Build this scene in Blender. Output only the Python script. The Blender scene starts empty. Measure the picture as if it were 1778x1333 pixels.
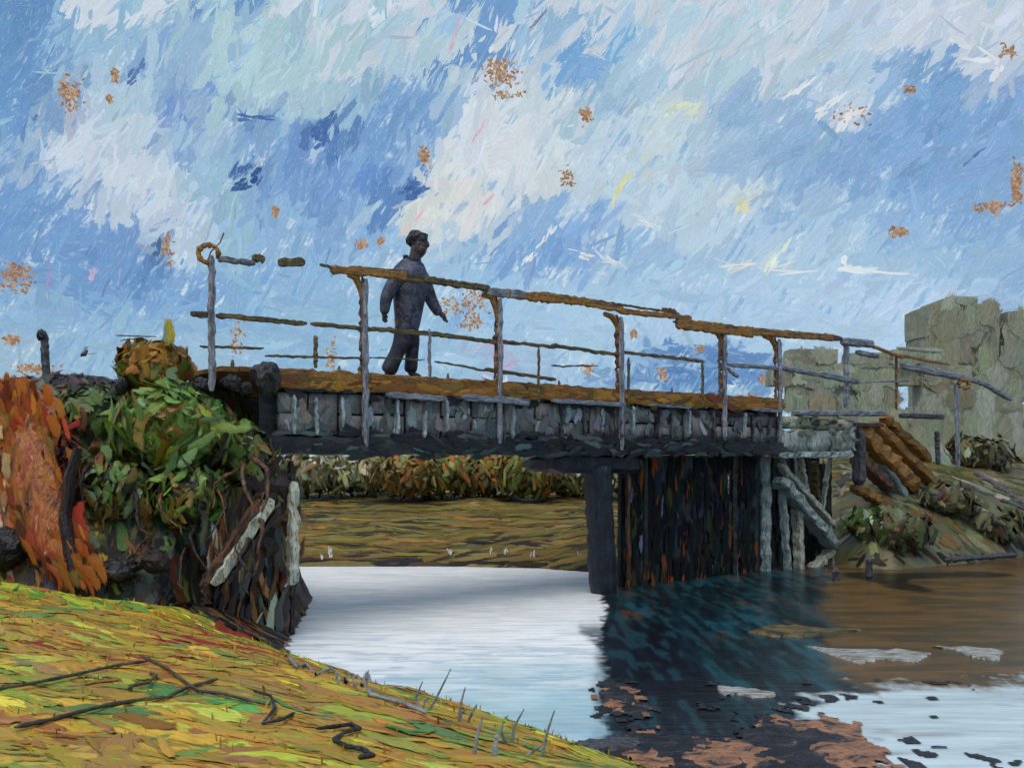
import bpy, bmesh, math, random
import numpy as np
from mathutils import Vector, Matrix

random.seed(7)
RNG = np.random.default_rng(11)
R = math.radians
S = bpy.context.scene
COL = S.collection

# ------------------------------------------------------------------ camera, world, sun, exposure
H = 1.85            # eye height above the water (water is z = 0)
F = 1600.0          # focal length in pixels of a 1778 px wide frame
CX, HY = 889.0, 790.0
cam = bpy.data.cameras.new('camera')
cam.sensor_width = 36.0
cam.lens = F / 1778.0 * 36.0
cam.shift_y = (HY - 666.5) / 1778.0
cam.clip_start = 0.05
cam.clip_end = 900.0
camo = bpy.data.objects.new('camera', cam)
COL.objects.link(camo)
camo.location = (0, 0, H)
camo.rotation_euler = (R(90), 0, 0)
S.camera = camo

SUN_EL, SUN_AZ = 60.0, 205.0        # azimuth clockwise from +Y: behind the viewer, a little to the left
W = bpy.data.worlds.new('World')
S.world = W
W.use_nodes = True
wn = W.node_tree
wn.nodes.clear()
wo = wn.nodes.new('ShaderNodeOutputWorld')
wb = wn.nodes.new('ShaderNodeBackground')
ws = wn.nodes.new('ShaderNodeTexSky')
ws.sky_type = 'NISHITA'
ws.sun_disc = False
ws.sun_elevation = R(SUN_EL)
ws.sun_rotation = R(SUN_AZ)
wb.inputs[1].default_value = 0.15
wn.links.new(ws.outputs[0], wb.inputs[0])
wn.links.new(wb.outputs[0], wo.inputs[0])

sl = bpy.data.lights.new('sun', 'SUN')
sl.energy = 1.5
sl.angle = R(50.0)
sl.color = (1.0, 0.91, 0.76)
so = bpy.data.objects.new('sun', sl)
COL.objects.link(so)
sd = Vector((math.sin(R(SUN_AZ)) * math.cos(R(SUN_EL)), math.cos(R(SUN_AZ)) * math.cos(R(SUN_EL)), math.sin(R(SUN_EL))))
so.rotation_euler = sd.to_track_quat('Z', 'Y').to_euler()
so.location = (-20, -20, 40)

S.view_settings.view_transform = 'Standard'
S.view_settings.look = 'None'
S.view_settings.exposure = 0.78
S.view_settings.gamma = 1.0
S.view_settings.use_curve_mapping = False
S.cycles.max_bounces = 6
S.cycles.transparent_max_bounces = 48
S.cycles.diffuse_bounces = 3
S.cycles.glossy_bounces = 3
S.cycles.use_adaptive_sampling = True

# ------------------------------------------------------------------ helpers
def lin(c):
    c = np.asarray(c, float) / 255.0
    return np.where(c <= 0.04045, c / 12.92, ((c + 0.055) / 1.055) ** 2.4)

def P(px, py, Y):
    """point at depth Y seen from the eye in that direction"""
    return Vector(((px - CX) / F * Y, Y, H - (py - HY) / F * Y))

def _hash(ix, iy, seed):
    n = (ix.astype(np.int64) * 374761393 + iy.astype(np.int64) * 668265263 + seed * 1442695041) & 0x7fffffff
    n = ((n ^ (n >> 13)) * 1274126177) & 0x7fffffff
    return ((n ^ (n >> 16)) & 0xffff) / 65535.0

def vnoise(x, y, seed=0):
    x = np.asarray(x, float); y = np.asarray(y, float)
    ix = np.floor(x); iy = np.floor(y)
    fx = x - ix; fy = y - iy
    fx = fx * fx * (3 - 2 * fx); fy = fy * fy * (3 - 2 * fy)
    a = _hash(ix, iy, seed); b = _hash(ix + 1, iy, seed)
    c = _hash(ix, iy + 1, seed); d = _hash(ix + 1, iy + 1, seed)
    return (a * (1 - fx) + b * fx) * (1 - fy) + (c * (1 - fx) + d * fx) * fy

def fbm(x, y, seed=0, oct=4):
    s = 0; a = 0.5; t = 0
    for k in range(oct):
        s = s + a * vnoise(np.asarray(x) * 2 ** k, np.asarray(y) * 2 ** k, seed + k * 17); t += a; a *= 0.5
    return s / t

def sstep(a, b, x):
    t = np.clip((np.asarray(x, float) - a) / (b - a), 0, 1)
    return t * t * (3 - 2 * t)

def tag(o, label=None, cat=None, group=None, kind=None):
    if label: o['label'] = label
    if cat: o['category'] = cat
    if group: o['group'] = group
    if kind: o['kind'] = kind
    return o

def mesh_obj(name, verts, faces, mat, parent=None, cols=None, uvs=None, smooth=False):
    me = bpy.data.meshes.new(name)
    off = Vector((0, 0, 0))
    q = parent
    while q is not None:
        off += q.location; q = q.parent
    V = np.asarray(verts, float).reshape(-1, 3) - np.array(off)
    me.from_pydata(V.tolist(), [], faces if isinstance(faces, list) else faces.tolist())
    if cols is not None:
        at = me.color_attributes.new('Col', 'FLOAT_COLOR', 'POINT')
        c4 = np.ones((len(V), 4)); c4[:, :np.shape(cols)[1]] = cols
        at.data.foreach_set('color', c4.ravel())
    if uvs is not None:
        uvl = me.uv_layers.new(name='UVMap')
        li = np.zeros(len(me.loops), int); me.loops.foreach_get('vertex_index', li)
        uvl.data.foreach_set('uv', np.asarray(uvs)[li].ravel())
    if mat: me.materials.append(mat)
    me.polygons.foreach_set('use_smooth', [smooth] * len(me.polygons))
    me.update()
    o = bpy.data.objects.new(name, me)
    COL.objects.link(o)
    if parent: o.parent = parent
    return o

def empty(name, loc, label, cat, group=None):
    o = bpy.data.objects.new(name, None)
    o.empty_display_size = 0.1
    COL.objects.link(o)
    o.location = loc
    return tag(o, label, cat, group)

class Geo:
    """collects swept bars, slabs and stones into one mesh"""
    def __init__(s): s.v = []; s.f = []
    def sweep(s, pts, sec, scale=None, jit=0.0, up=(0, 0, 1), wob=0.0):
        pts = [Vector(p) for p in pts]
        up = Vector(up); n = len(pts); k = len(sec); base = len(s.v)
        for i, p in enumerate(pts):
            d = (pts[min(i + 1, n - 1)] - pts[max(i - 1, 0)]).normalized()
            a = d.cross(up)
            if a.length < 1e-3: a = d.cross(Vector((1, 0, 0)))
            a.normalize(); b = a.cross(d).normalized()
            sc = 1.0 if scale is None else scale[i]
            w = Vector((random.gauss(0, wob), random.gauss(0, wob), random.gauss(0, wob)))
            for (x, y) in sec:
                j1 = 1 + random.gauss(0, jit); j2 = 1 + random.gauss(0, jit)
                s.v.append(p + w + a * x * sc * j1 + b * y * sc * j2)
        for i in range(n - 1):
            for j in range(k):
                a0 = base + i * k + j; a1 = base + i * k + (j + 1) % k
                s.f.append((a0, a1, a1 + k, a0 + k))
        s.f.append(tuple(base + j for j in range(k))[::-1])
        s.f.append(tuple(base + (n - 1) * k + j for j in range(k)))
        return s
    def build(s, name, mat, parent=None, smooth=False):
        return mesh_obj(name, [tuple(v) for v in s.v], s.f, mat, parent, smooth=smooth)

def circ(r, n=8, sq=1.0):
    return [(r * math.cos(2 * math.pi * i / n), r * sq * math.sin(2 * math.pi * i / n)) for i in range(n)]

def rect(w, h, c=0.18):
    w /= 2; h /= 2; e = min(w, h) * c
    return [(w - e, -h), (w, -h + e), (w, h - e), (w - e, h), (-w + e, h), (-w, h - e), (-w, -h + e), (-w + e, -h)]

def line(a, b, n):
    a = Vector(a); b = Vector(b)
    return [a.lerp(b, i / (n - 1)) for i in range(n)]

def lumpy(n, amp, ends=True):
    sc = [1 + random.uniform(-amp, amp) for _ in range(n)]
    if ends: sc[0] *= 0.6; sc[-1] *= 0.5
    return sc

def bar(name, a, b, sec, mat, parent=None, n=None, amp=0.12, jit=0.06, wob=0.003, ends=True, smooth=False):
    a = Vector(a); b = Vector(b)
    n = n or max(5, int((b - a).length / 0.09)); amp *= .65; jit *= .75; wob *= .8
    g = Geo().sweep(line(a, b, n), sec, lumpy(n, amp, ends), jit, wob=wob)
    return g.build(name, mat, parent, smooth)

def stone_mesh(name, c, sx, sy, sz, mat, parent=None, rot=0.0, jit=0.06, bev=0.12, cuts=2, sm=True):
    bm = bmesh.new()
    bmesh.ops.create_cube(bm, size=1.0)
    bmesh.ops.subdivide_edges(bm, edges=list(bm.edges), cuts=cuts, use_grid_fill=True)
    vs = []
    for v in bm.verts:
        q = v.co.copy(); m_ = sum(1 for a in q if abs(a) > .49)
        if m_ >= 2: q *= 1 - bev * (.5 if m_ == 2 else .9)
        p = Vector((q.x * sx, q.y * sy, q.z * sz))
        w = min(sx, sz)
        p += Vector((random.gauss(0, jit * w), random.gauss(0, jit * sy * .7), random.gauss(0, jit * w)))
        p = Matrix.Rotation(rot, 3, 'Z') @ p
        vs.append(p + Vector(c))
    fs = [tuple(v.index for v in f.verts) for f in bm.faces]
    bm.free()
    return mesh_obj(name, [tuple(v) for v in vs], fs, mat, parent, smooth=sm)

def rock(name, c, r, mat, sq=(1, 1, 1), parent=None):
    bm = bmesh.new()
    bmesh.ops.create_icosphere(bm, subdivisions=3, radius=1.0)
    sd_ = random.random() * 50
    vs = []
    for v in bm.verts:
        k = 1 + 0.9 * (float(fbm(v.co.x * 1.6 + sd_, v.co.y * 1.6 + v.co.z * 1.3, 3)) - 0.5) + random.gauss(0, .03)
        vs.append((c[0] + v.co.x * r * k * sq[0], c[1] + v.co.y * r * k * sq[1], c[2] + v.co.z * r * k * sq[2]))
    fs = [tuple(v.index for v in f.verts) for f in bm.faces]
    bm.free()
    return mesh_obj(name, vs, fs, mat, parent)

# ------------------------------------------------------------------ stroke (daub) geometry
class Daubs:
    """thick palette-knife daubs: each is a curved little slab of paint-like matter on a surface"""
    NS, NV = 7, 4
    def __init__(s): s.c=[]; s.t=[]; s.n=[]; s.L=[]; s.W=[]; s.col=[]; s.lift=[]; s.rid=[]; s.cur=[]
    def add(s, c, t, n, L, Wd, col, lift=0.0, rid=0.0, cur=0.0):
        s.c.append(tuple(c)); s.t.append(tuple(t)); s.n.append(tuple(n)); s.L.append(L); s.W.append(Wd)
        s.col.append(tuple(col)); s.lift.append(lift); s.rid.append(rid); s.cur.append(cur)
    def build(s, name, mat, parent=None, hf=None, smooth=True):
        N = len(s.c); ns, nv = s.NS, s.NV
        c = np.array(s.c, float); t = np.array(s.t, float); n = np.array(s.n, float)
        t /= np.linalg.norm(t, axis=1, keepdims=True); n /= np.linalg.norm(n, axis=1, keepdims=True)
        b = np.cross(n, t); b /= np.linalg.norm(b, axis=1, keepdims=True) + 1e-9
        L = np.array(s.L); Wd = np.array(s.W); lift = np.array(s.lift); rid = np.array(s.rid) * .5; cur = np.array(s.cur)
        ss = np.linspace(-1, 1, ns); vv = np.linspace(-1, 1, nv)
        prof = np.array([0.62, 0.95, 1.05, 1.0, 0.95, 0.78, 0.34])
        hw = (Wd[:, None] / 2) * prof[None, :] * (1 + RNG.normal(0, 0.13, (N, ns)))          # N,ns
        endj = RNG.normal(0, 0.10, (N, ns, nv)); endj[:, 1:-1] *= 0.25; endj[:, -1] *= 1.5
        along = (ss[None, :, None] + endj) * (L[:, None, None] / 2)
        across = vv[None, None, :] * hw[:, :, None] * (1 + RNG.normal(0, 0.09, (N, ns, nv)))
        across = across + (cur[:, None] * (ss[None, :] ** 2) * L[:, None])[:, :, None]
        prow = np.array([-1.0, 0.7, 1.0, -1.0])[:nv]
        up = lift[:, None, None] + rid[:, None, None] * (prow[None, None, :] + RNG.normal(0, 0.35, (N, ns, nv)))
        V = c[:, None, None, :] + t[:, None, None, :] * along[..., None] + b[:, None, None, :] * across[..., None]
        if hf is None:
            V = V + n[:, None, None, :] * up[..., None]
        else:
            V[..., 2] = hf(V[..., 0], V[..., 1]) + up
        cols = np.repeat(np.array(s.col)[:, None, :], ns * nv, 1)
        colf = np.array([0.0, 1.0, 1.0, 0.0]); rowf = np.array([.35, 1, 1, 1, 1, .7, 0.0])
        ed_a = np.tile((rowf[:, None] * colf[None, :]).reshape(1, -1, 1), (N, 1, 1))
        cols = np.concatenate([cols, ed_a], 2)
        uo = RNG.random((N, 2)) * 60
        U = np.zeros((N, ns, nv, 2))
        U[..., 0] = along / np.maximum(Wd[:, None, None], 1e-6) + uo[:, 0][:, None, None]
        U[..., 1] = vv[None, None, :] + uo[:, 1][:, None, None]
        q = []
        for i in range(ns - 1):
            for j in range(nv - 1):
                a0 = i * nv + j
                q.append((a0, a0 + nv, a0 + nv + 1, a0 + 1))
        q = np.array(q)
        Fc = (q[None] + (np.arange(N) * ns * nv)[:, None, None]).reshape(-1, 4)
        return mesh_obj(name, V.reshape(-1, 3), Fc, mat, parent, cols.reshape(-1, 4), U.reshape(-1, 2), smooth)

def jc(c, s=12, k=1.0):
    """palette colour (seen 0-255) with jitter -> linear base colour"""
    c = np.clip(np.array(c, float) * (1 + random.gauss(0, s / 160.0)) + RNG.normal(0, s * 0.5, 3), 3, 250)
    return lin(c) * k

def pick(pal):
    r = random.random() * sum(w for _, w in pal)
    for c, w in pal:
        r -= w
        if r <= 0: return c
    return pal[-1][0]

# ------------------------------------------------------------------ materials
def nt(m):
    m.use_nodes = True
    t = m.node_tree; t.nodes.clear()
    return t, t.nodes.new('ShaderNodeOutputMaterial')

def N_(t, typ, **kw):
    n = t.nodes.new(typ)
    for k, v in kw.items(): setattr(n, k, v)
    return n

def ragged(t, at, no, shader_out, out, lo):
    # the thin margin of a daub breaks up into bristle marks
    a1 = N_(t, 'ShaderNodeMath'); a1.operation = 'MULTIPLY_ADD'; a1.inputs[1].default_value = 2.2
    a1.inputs[2].default_value = -1.1
    t.links.new(no.outputs[0], a1.inputs[0])
    uv_ = N_(t, 'ShaderNodeUVMap'); n9 = N_(t, 'ShaderNodeTexNoise'); n9.inputs['Scale'].default_value = 3.4; n9.inputs['Detail'].default_value = 4
    n9.inputs['Roughness'].default_value = .75; t.links.new(uv_.outputs[0], n9.inputs[0])
    a9 = N_(t, 'ShaderNodeMath'); a9.operation = 'MULTIPLY_ADD'; a9.inputs[1].default_value = 1.6; a9.inputs[2].default_value = -.8
    t.links.new(n9.outputs[0], a9.inputs[0])
    a8 = N_(t, 'ShaderNodeMath'); a8.operation = 'ADD'; t.links.new(a9.outputs[0], a8.inputs[0]); t.links.new(a1.outputs[0], a8.inputs[1]); a1 = a8
    a2 = N_(t, 'ShaderNodeMath'); a2.operation = 'ADD'
    t.links.new(a1.outputs[0], a2.inputs[0]); t.links.new(at.outputs['Alpha'], a2.inputs[1])
    a3 = N_(t, 'ShaderNodeMath'); a3.operation = 'GREATER_THAN'; a3.inputs[1].default_value = lo
    t.links.new(a2.outputs[0], a3.inputs[0])
    tr_ = N_(t, 'ShaderNodeBsdfTransparent'); ms = N_(t, 'ShaderNodeMixShader')
    t.links.new(a3.outputs[0], ms.inputs[0]); t.links.new(tr_.outputs[0], ms.inputs[1]); t.links.new(shader_out, ms.inputs[2])
    t.links.new(ms.outputs[0], out.inputs[0])

def daub_mat(name, rough=0.5, bump=0.5, var=0.35, emit=False, spec=0.3, second=None, lo=0.38):
    m = bpy.data.materials.new(name); t, out = nt(m)
    at = N_(t, 'ShaderNodeAttribute'); at.attribute_name = 'Col'
    uv = N_(t, 'ShaderNodeUVMap')
    mp = N_(t, 'ShaderNodeMapping'); mp.inputs['Scale'].default_value = (0.5, 5.5, 1)
    t.links.new(uv.outputs[0], mp.inputs[0])
    no = N_(t, 'ShaderNodeTexNoise'); no.inputs['Scale'].default_value = 1.6; no.inputs['Detail'].default_value = 5
    no.inputs['Roughness'].default_value = 0.65
    t.links.new(mp.outputs[0], no.inputs[0])
    mr = N_(t, 'ShaderNodeMapRange'); mr.inputs[1].default_value = 0.3; mr.inputs[2].default_value = 0.7
    mr.inputs[3].default_value = 1 - var; mr.inputs[4].default_value = 1 + var
    t.links.new(no.outputs[0], mr.inputs[0])
    ns_ = N_(t, 'ShaderNodeTexNoise'); ns_.inputs['Scale'].default_value = 4.5; ns_.inputs['Detail'].default_value = 6; ns_.inputs['Roughness'].default_value = .8
    t.links.new(uv.outputs[0], ns_.inputs[0])
    rs_ = N_(t, 'ShaderNodeMapRange'); rs_.inputs[1].default_value = .36; rs_.inputs[2].default_value = .64
    rs_.inputs[3].default_value = 1 - var * 1.1; rs_.inputs[4].default_value = 1 + var * 1.1; t.links.new(ns_.outputs[0], rs_.inputs[0])
    pm = N_(t, 'ShaderNodeMath'); pm.operation = 'MULTIPLY'; t.links.new(mr.outputs[0], pm.inputs[0]); t.links.new(rs_.outputs[0], pm.inputs[1])
    mx = N_(t, 'ShaderNodeVectorMath'); mx.operation = 'SCALE'
    t.links.new(at.outputs[0], mx.inputs[0]); t.links.new(pm.outputs[0], mx.inputs['Scale'])
    # a second pigment that breaks through in thin streaks
    mp2 = N_(t, 'ShaderNodeMapping'); mp2.inputs['Scale'].default_value = (0.9, 3.0, 1)
    mp2.inputs['Location'].default_value = (7.3, 2.1, 0)
    t.links.new(uv.outputs[0], mp2.inputs[0])
    n2 = N_(t, 'ShaderNodeTexNoise'); n2.inputs['Scale'].default_value = 2.2; n2.inputs['Detail'].default_value = 6
    t.links.new(mp2.outputs[0], n2.inputs[0])
    r2 = N_(t, 'ShaderNodeMapRange'); r2.inputs[1].default_value = 0.56; r2.inputs[2].default_value = 0.66
    r2.inputs[3].default_value = 0; r2.inputs[4].default_value = 0.3
    t.links.new(n2.outputs[0], r2.inputs[0])
    mc = N_(t, 'ShaderNodeMix'); mc.data_type = 'RGBA'
    t.links.new(r2.outputs[0], mc.inputs[0]); t.links.new(mx.outputs[0], mc.inputs[6])
    mc.inputs[7].default_value = (*(lin(second if second else (90, 80, 60))), 1)
    colour = mc.outputs[2]
    if emit:
        e = N_(t, 'ShaderNodeEmission'); e.inputs[1].default_value = 0.60
        t.links.new(colour, e.inputs[0]); ragged(t, at, no, e.outputs[0], out, lo)
        m.cycles.emission_sampling = 'NONE'
        return m
    b = N_(t, 'ShaderNodeBsdfPrincipled')
    b.inputs['Roughness'].default_value = rough; b.inputs['Specular IOR Level'].default_value = spec
    t.links.new(colour, b.inputs['Base Color'])
    bp = N_(t, 'ShaderNodeBump'); bp.inputs['Strength'].default_value = bump; bp.inputs['Distance'].default_value = 0.02
    t.links.new(no.outputs[0], bp.inputs['Height']); t.links.new(bp.outputs[0], b.inputs['Normal'])
    ragged(t, at, no, b.outputs[0], out, lo)
    return m

def paint(name, pal, scale=(1, 1, 1), freq=3.0, rough=0.45, bump=0.6, dist=0.02, fleck=None, k=1.0, coords='Object'):
    """weathered, thickly painted matter: pal = [(stop, seen colour), ...] laid down in streaky patches"""
    m = bpy.data.materials.new(name); t, out = nt(m)
    tc = N_(t, 'ShaderNodeTexCoord')
    mp = N_(t, 'ShaderNodeMapping'); mp.inputs['Scale'].default_value = scale
    t.links.new(tc.outputs[coords], mp.inputs[0])
    no = N_(t, 'ShaderNodeTexNoise'); no.inputs['Scale'].default_value = freq; no.inputs['Detail'].default_value = 7
    no.inputs['Roughness'].default_value = 0.62; no.inputs['Distortion'].default_value = 0.6
    t.links.new(mp.outputs[0], no.inputs[0])
    cr = N_(t, 'ShaderNodeValToRGB'); cr.color_ramp.interpolation = 'LINEAR'
    els = cr.color_ramp.elements
    while len(els) > 1: els.remove(els[-1])
    prev = None
    for i, (p, c) in enumerate(pal):
        col = (*(lin(c) * k), 1)
        if i == 0:
            els[0].position = p; els[0].color = col
        else:
            e = els.new(max(p - 0.035, 0)); e.color = prev
            e = els.new(p); e.color = col
        prev = col
    t.links.new(no.outputs[0], cr.inputs[0])
    n2 = N_(t, 'ShaderNodeTexNoise'); n2.inputs['Scale'].default_value = freq * 7; n2.inputs['Detail'].default_value = 4
    t.links.new(mp.outputs[0], n2.inputs[0])
    mr = N_(t, 'ShaderNodeMapRange'); mr.inputs[1].default_value = 0.3; mr.inputs[2].default_value = 0.7
    mr.inputs[3].default_value = 0.7; mr.inputs[4].default_value = 1.3
    t.links.new(n2.outputs[0], mr.inputs[0])
    mx = N_(t, 'ShaderNodeVectorMath'); mx.operation = 'SCALE'
    t.links.new(cr.outputs[0], mx.inputs[0]); t.links.new(mr.outputs[0], mx.inputs['Scale'])
    colour = mx.outputs[0]
    if fleck:
        n3 = N_(t, 'ShaderNodeTexNoise'); n3.inputs['Scale'].default_value = freq * 3.1; n3.inputs['Detail'].default_value = 6
        n3.inputs['Roughness'].default_value = 0.7
        t.links.new(tc.outputs[coords], n3.inputs[0])
        r3 = N_(t, 'ShaderNodeMapRange'); r3.inputs[1].default_value = fleck[1]; r3.inputs[2].default_value = fleck[1] + 0.02
        t.links.new(n3.outputs[0], r3.inputs[0])
        mc = N_(t, 'ShaderNodeMix'); mc.data_type = 'RGBA'
        t.links.new(r3.outputs[0], mc.inputs[0]); t.links.new(colour, mc.inputs[6])
        mc.inputs[7].default_value = (*(lin(fleck[0]) * k), 1)
        colour = mc.outputs[2]
    b = N_(t, 'ShaderNodeBsdfPrincipled')
    b.inputs['Roughness'].default_value = rough
    t.links.new(colour, b.inputs['Base Color'])
    ad = N_(t, 'ShaderNodeMath'); ad.operation = 'MULTIPLY_ADD'; ad.inputs[1].default_value = 0.5
    t.links.new(n2.outputs[0], ad.inputs[0]); t.links.new(no.outputs[0], ad.inputs[2])
    bp = N_(t, 'ShaderNodeBump'); bp.inputs['Strength'].default_value = bump; bp.inputs['Distance'].default_value = dist
    t.links.new(ad.outputs[0], bp.inputs['Height']); t.links.new(bp.outputs[0], b.inputs['Normal'])
    t.links.new(b.outputs[0], out.inputs[0])
    return m

M = {}
M['sky'] = daub_mat('sky_paint', var=0.07, emit=True, second=(214, 220, 230))
M['skyfield'] = daub_mat('sky_field', var=0.045, emit=True, second=(214, 220, 230), lo=-9)
M['soft'] = daub_mat('soft_daub', var=0.22, bump=.15, rough=.7, spec=.15)
M['daub'] = daub_mat('earth_daub', var=0.35)
M['leaf'] = daub_mat('leaf_daub', var=0.35, rough=0.38, second=(95, 85, 40))
M['grass'] = daub_mat('grass_daub', var=0.2, rough=0.5, second=(170, 128, 50))
M['ochre'] = paint('ochre_timber', [(0.0, (70, 45, 18)), (0.42, (120, 82, 28)), (0.52, (150, 104, 30)), (0.62, (98, 84, 34)), (0.7, (160, 120, 44))], (1, 1, 6), 4, fleck=((55, 35, 22), 0.66))
M['olive'] = paint('olive_timber', [(0.0, (40, 36, 24)), (0.45, (74, 66, 34)), (0.56, (110, 90, 38)), (0.66, (50, 46, 40))], (1, 1, 8), 5)
M['greywood'] = paint('grey_weathered_timber', [(0.0, (70, 74, 82)), (0.42, (108, 112, 122)), (0.54, (146, 150, 160)), (0.64, (90, 84, 84))], (7, 7, 1.0), 4, fleck=((100, 62, 38), 0.63))
M['greyrail'] = paint('grey_weathered_rail', [(0.0, (70, 76, 84)), (0.44, (104, 112, 124)), (0.56, (140, 146, 154)), (0.66, (84, 80, 78))], (1, 1, 7), 5, fleck=((100, 70, 46), 0.66))
M['rust'] = paint('rust_edge', [(0.0, (56, 34, 24)), (0.5, (104, 62, 34)), (0.62, (140, 92, 52))], (3, 3, 1), 5)
M['slate'] = paint('slate_panel', [(0.0, (56, 66, 72)), (0.38, (88, 98, 102)), (0.47, (118, 124, 124)), (0.55, (104, 100, 102)), (0.63, (156, 174, 176)), (0.7, (92, 110, 114))], (2.2, 2.2, 0.8), 4, fleck=((150, 168, 172), 0.66))
M['slate2'] = paint('slate_panel_brown', [(0.0, (60, 62, 64)), (0.42, (108, 104, 102)), (0.54, (128, 122, 118)), (0.62, (94, 106, 110)), (0.7, (150, 164, 164))], (2.2, 2.2, 0.9), 4, fleck=((40, 66, 70), 0.64))
M['pale'] = paint('pale_batten', [(0.0, (84, 100, 106)), (0.42, (130, 146, 150)), (0.56, (164, 178, 184)), (0.68, (98, 108, 108))], (5, 5, 1), 5)
M['darkbatten'] = paint('dark_batten', [(0.0, (40, 42, 46)), (0.48, (70, 70, 76)), (0.62, (96, 96, 102))], (5, 5, 1), 5)
M['navy'] = paint('tarred_navy_timber', [(0.0, (10, 14, 22)), (0.45, (20, 28, 44)), (0.58, (28, 42, 58)), (0.68, (16, 18, 24))], (5, 5, 1), 4, rough=0.33, bump=0.9, dist=0.03, fleck=((66, 84, 110), 0.68))
M['tarbeam'] = paint('tarred_beam', [(0.0, (14, 18, 22)), (0.45, (26, 34, 38)), (0.58, (44, 58, 60)), (0.68, (20, 22, 26))], (1, 1, 6), 4, rough=0.35, bump=0.9, dist=0.03, fleck=((84, 100, 104), 0.68))
M['tarplank'] = paint('tarred_planks', [(0.0, (12, 16, 18)), (0.40, (20, 28, 30)), (0.50, (30, 40, 34)), (0.57, (18, 20, 24)), (0.64, (84, 48, 22)), (0.70, (26, 44, 58))], (4, 4, 1), 2.6, rough=0.4, bump=0.8, dist=0.03, fleck=((92, 62, 28), 0.67))
M['tarplank2'] = paint('tarred_planks_teal', [(0.0, (12, 18, 22)), (0.42, (22, 40, 46)), (0.54, (34, 62, 70)), (0.64, (24, 34, 30)), (0.7, (60, 96, 110))], (4, 4, 1), 2.6, rough=0.4, bump=0.8, dist=0.03)
M['brown'] = paint('rusty_brown_timber', [(0.0, (30, 22, 20)), (0.42, (64, 42, 28)), (0.52, (110, 68, 34)), (0.60, (56, 62, 64)), (0.68, (140, 98, 60))], (4, 4, 0.9), 3, bump=0.9, dist=0.03, fleck=((36, 34, 36), 0.6))
M['darkbrown'] = paint('dark_root_timber', [(0.0, (18, 12, 12)), (0.46, (38, 26, 24)), (0.58, (62, 36, 26)), (0.68, (44, 46, 52))], (3, 3, 1), 4, bump=1.0, dist=0.03, rough=0.35)
M['palestrut'] = paint('pale_strut', [(0.0, (100, 114, 112)), (0.40, (150, 160, 146)), (0.5, (190, 196, 180)), (0.58, (140, 102, 56)), (0.64, (134, 148, 144))], (5, 5, 1), 4, bump=0.9, dist=0.02)
M['tealstrut'] = paint('grey_teal_strut', [(0.0, (70, 86, 90)), (0.42, (126, 142, 140)), (0.53, (160, 172, 166)), (0.60, (84, 110, 118)), (0.68, (172, 182, 176))], (5, 5, 1.2), 4, bump=0.9, dist=0.02)
M['ruin'] = paint('olive_grey_stone', [(0.0, (124, 130, 114)), (0.42, (144, 150, 132)), (0.53, (156, 160, 142)), (0.62, (134, 140, 126)), (0.7, (160, 170, 164))], (4, 4, 0.7), 1.6, bump=0.6, rough=0.55)
M['ruin2'] = paint('brownish_stone', [(0.0, (118, 122, 104)), (0.45, (140, 142, 118)), (0.55, (150, 146, 120)), (0.65, (136, 142, 130))], (4, 4, 0.7), 1.6, bump=0.6, rough=0.55)
M['ruin3'] = paint('pale_blue_grey_stone', [(0.0, (112, 122, 116)), (0.45, (138, 148, 140)), (0.56, (160, 172, 172)), (0.66, (126, 128, 108))], (3, 3, 0.9), 1.8, bump=0.6, rough=0.55)
M['rock'] = paint('black_rock', [(0.0, (14, 14, 18)), (0.48, (30, 30, 36)), (0.6, (54, 48, 50)), (0.68, (80, 80, 86))], (1, 1, 1), 6, bump=1.0, dist=0.04, rough=0.32)
M['coat'] = paint('dark_wool_coat', [(0.0, (30, 36, 54)), (0.44, (46, 54, 76)), (0.54, (74, 80, 98)), (0.64, (48, 54, 72))], (1, 1, 1), 9, bump=0.5, rough=0.6, fleck=((124, 110, 108), 0.60))
M['trouser'] = paint('dark_trousers', [(0.0, (20, 24, 42)), (0.48, (32, 38, 58)), (0.60, (56, 62, 82))], (1, 1, 1), 8, bump=0.4, rough=0.6)
M['skin'] = paint('dark_skin', [(0.0, (52, 44, 46)), (0.5, (74, 62, 62)), (0.62, (96, 84, 84))], (1, 1, 1), 12, bump=0.3)  # dark grey-brown skin tone for face and hands
M['hair'] = paint('dark_hair', [(0.0, (22, 24, 32)), (0.5, (40, 42, 52)), (0.62, (74, 72, 78))], (2, 2, 1), 16, bump=0.8)
M['twig'] = paint('charcoal_twig', [(0.0, (52, 50, 36)), (0.5, (76, 72, 46)), (0.64, (100, 92, 56))], (1, 1, 1), 9)
M['reed'] = paint('grey_reed', [(0.0, (104, 112, 116)), (0.5, (134, 142, 146)), (0.64, (150, 144, 126))], (1, 1, 1), 9)
M['soil'] = paint('wet_soil', [(0.0, (34, 30, 28)), (0.45, (62, 50, 36)), (0.56, (84, 64, 38)), (0.66, (54, 58, 58))], (1, 1, 1), 2.2, bump=1.0, dist=0.05)
M['turf'] = paint('turf_base', [(0.0, (96, 92, 34)), (0.45, (140, 116, 40)), (0.56, (160, 134, 44)), (0.66, (120, 126, 50))], (1, 1, 1), 1.8, bump=0.6)
M['farsoil'] = paint('far_bank_soil', [(0.0, (52, 48, 26)), (0.45, (78, 70, 36)), (0.56, (96, 84, 42)), (0.66, (70, 70, 44))], (0.5, 2, 1), 2.2, bump=0.8, dist=0.05)
M['mud'] = paint('bare_mud', [(0.0, (40, 36, 36)), (0.44, (120, 84, 60)), (0.53, (150, 106, 74)), (0.64, (44, 42, 46))], (1, 1.6, 1), 5, bump=0.7, dist=0.02)
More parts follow.
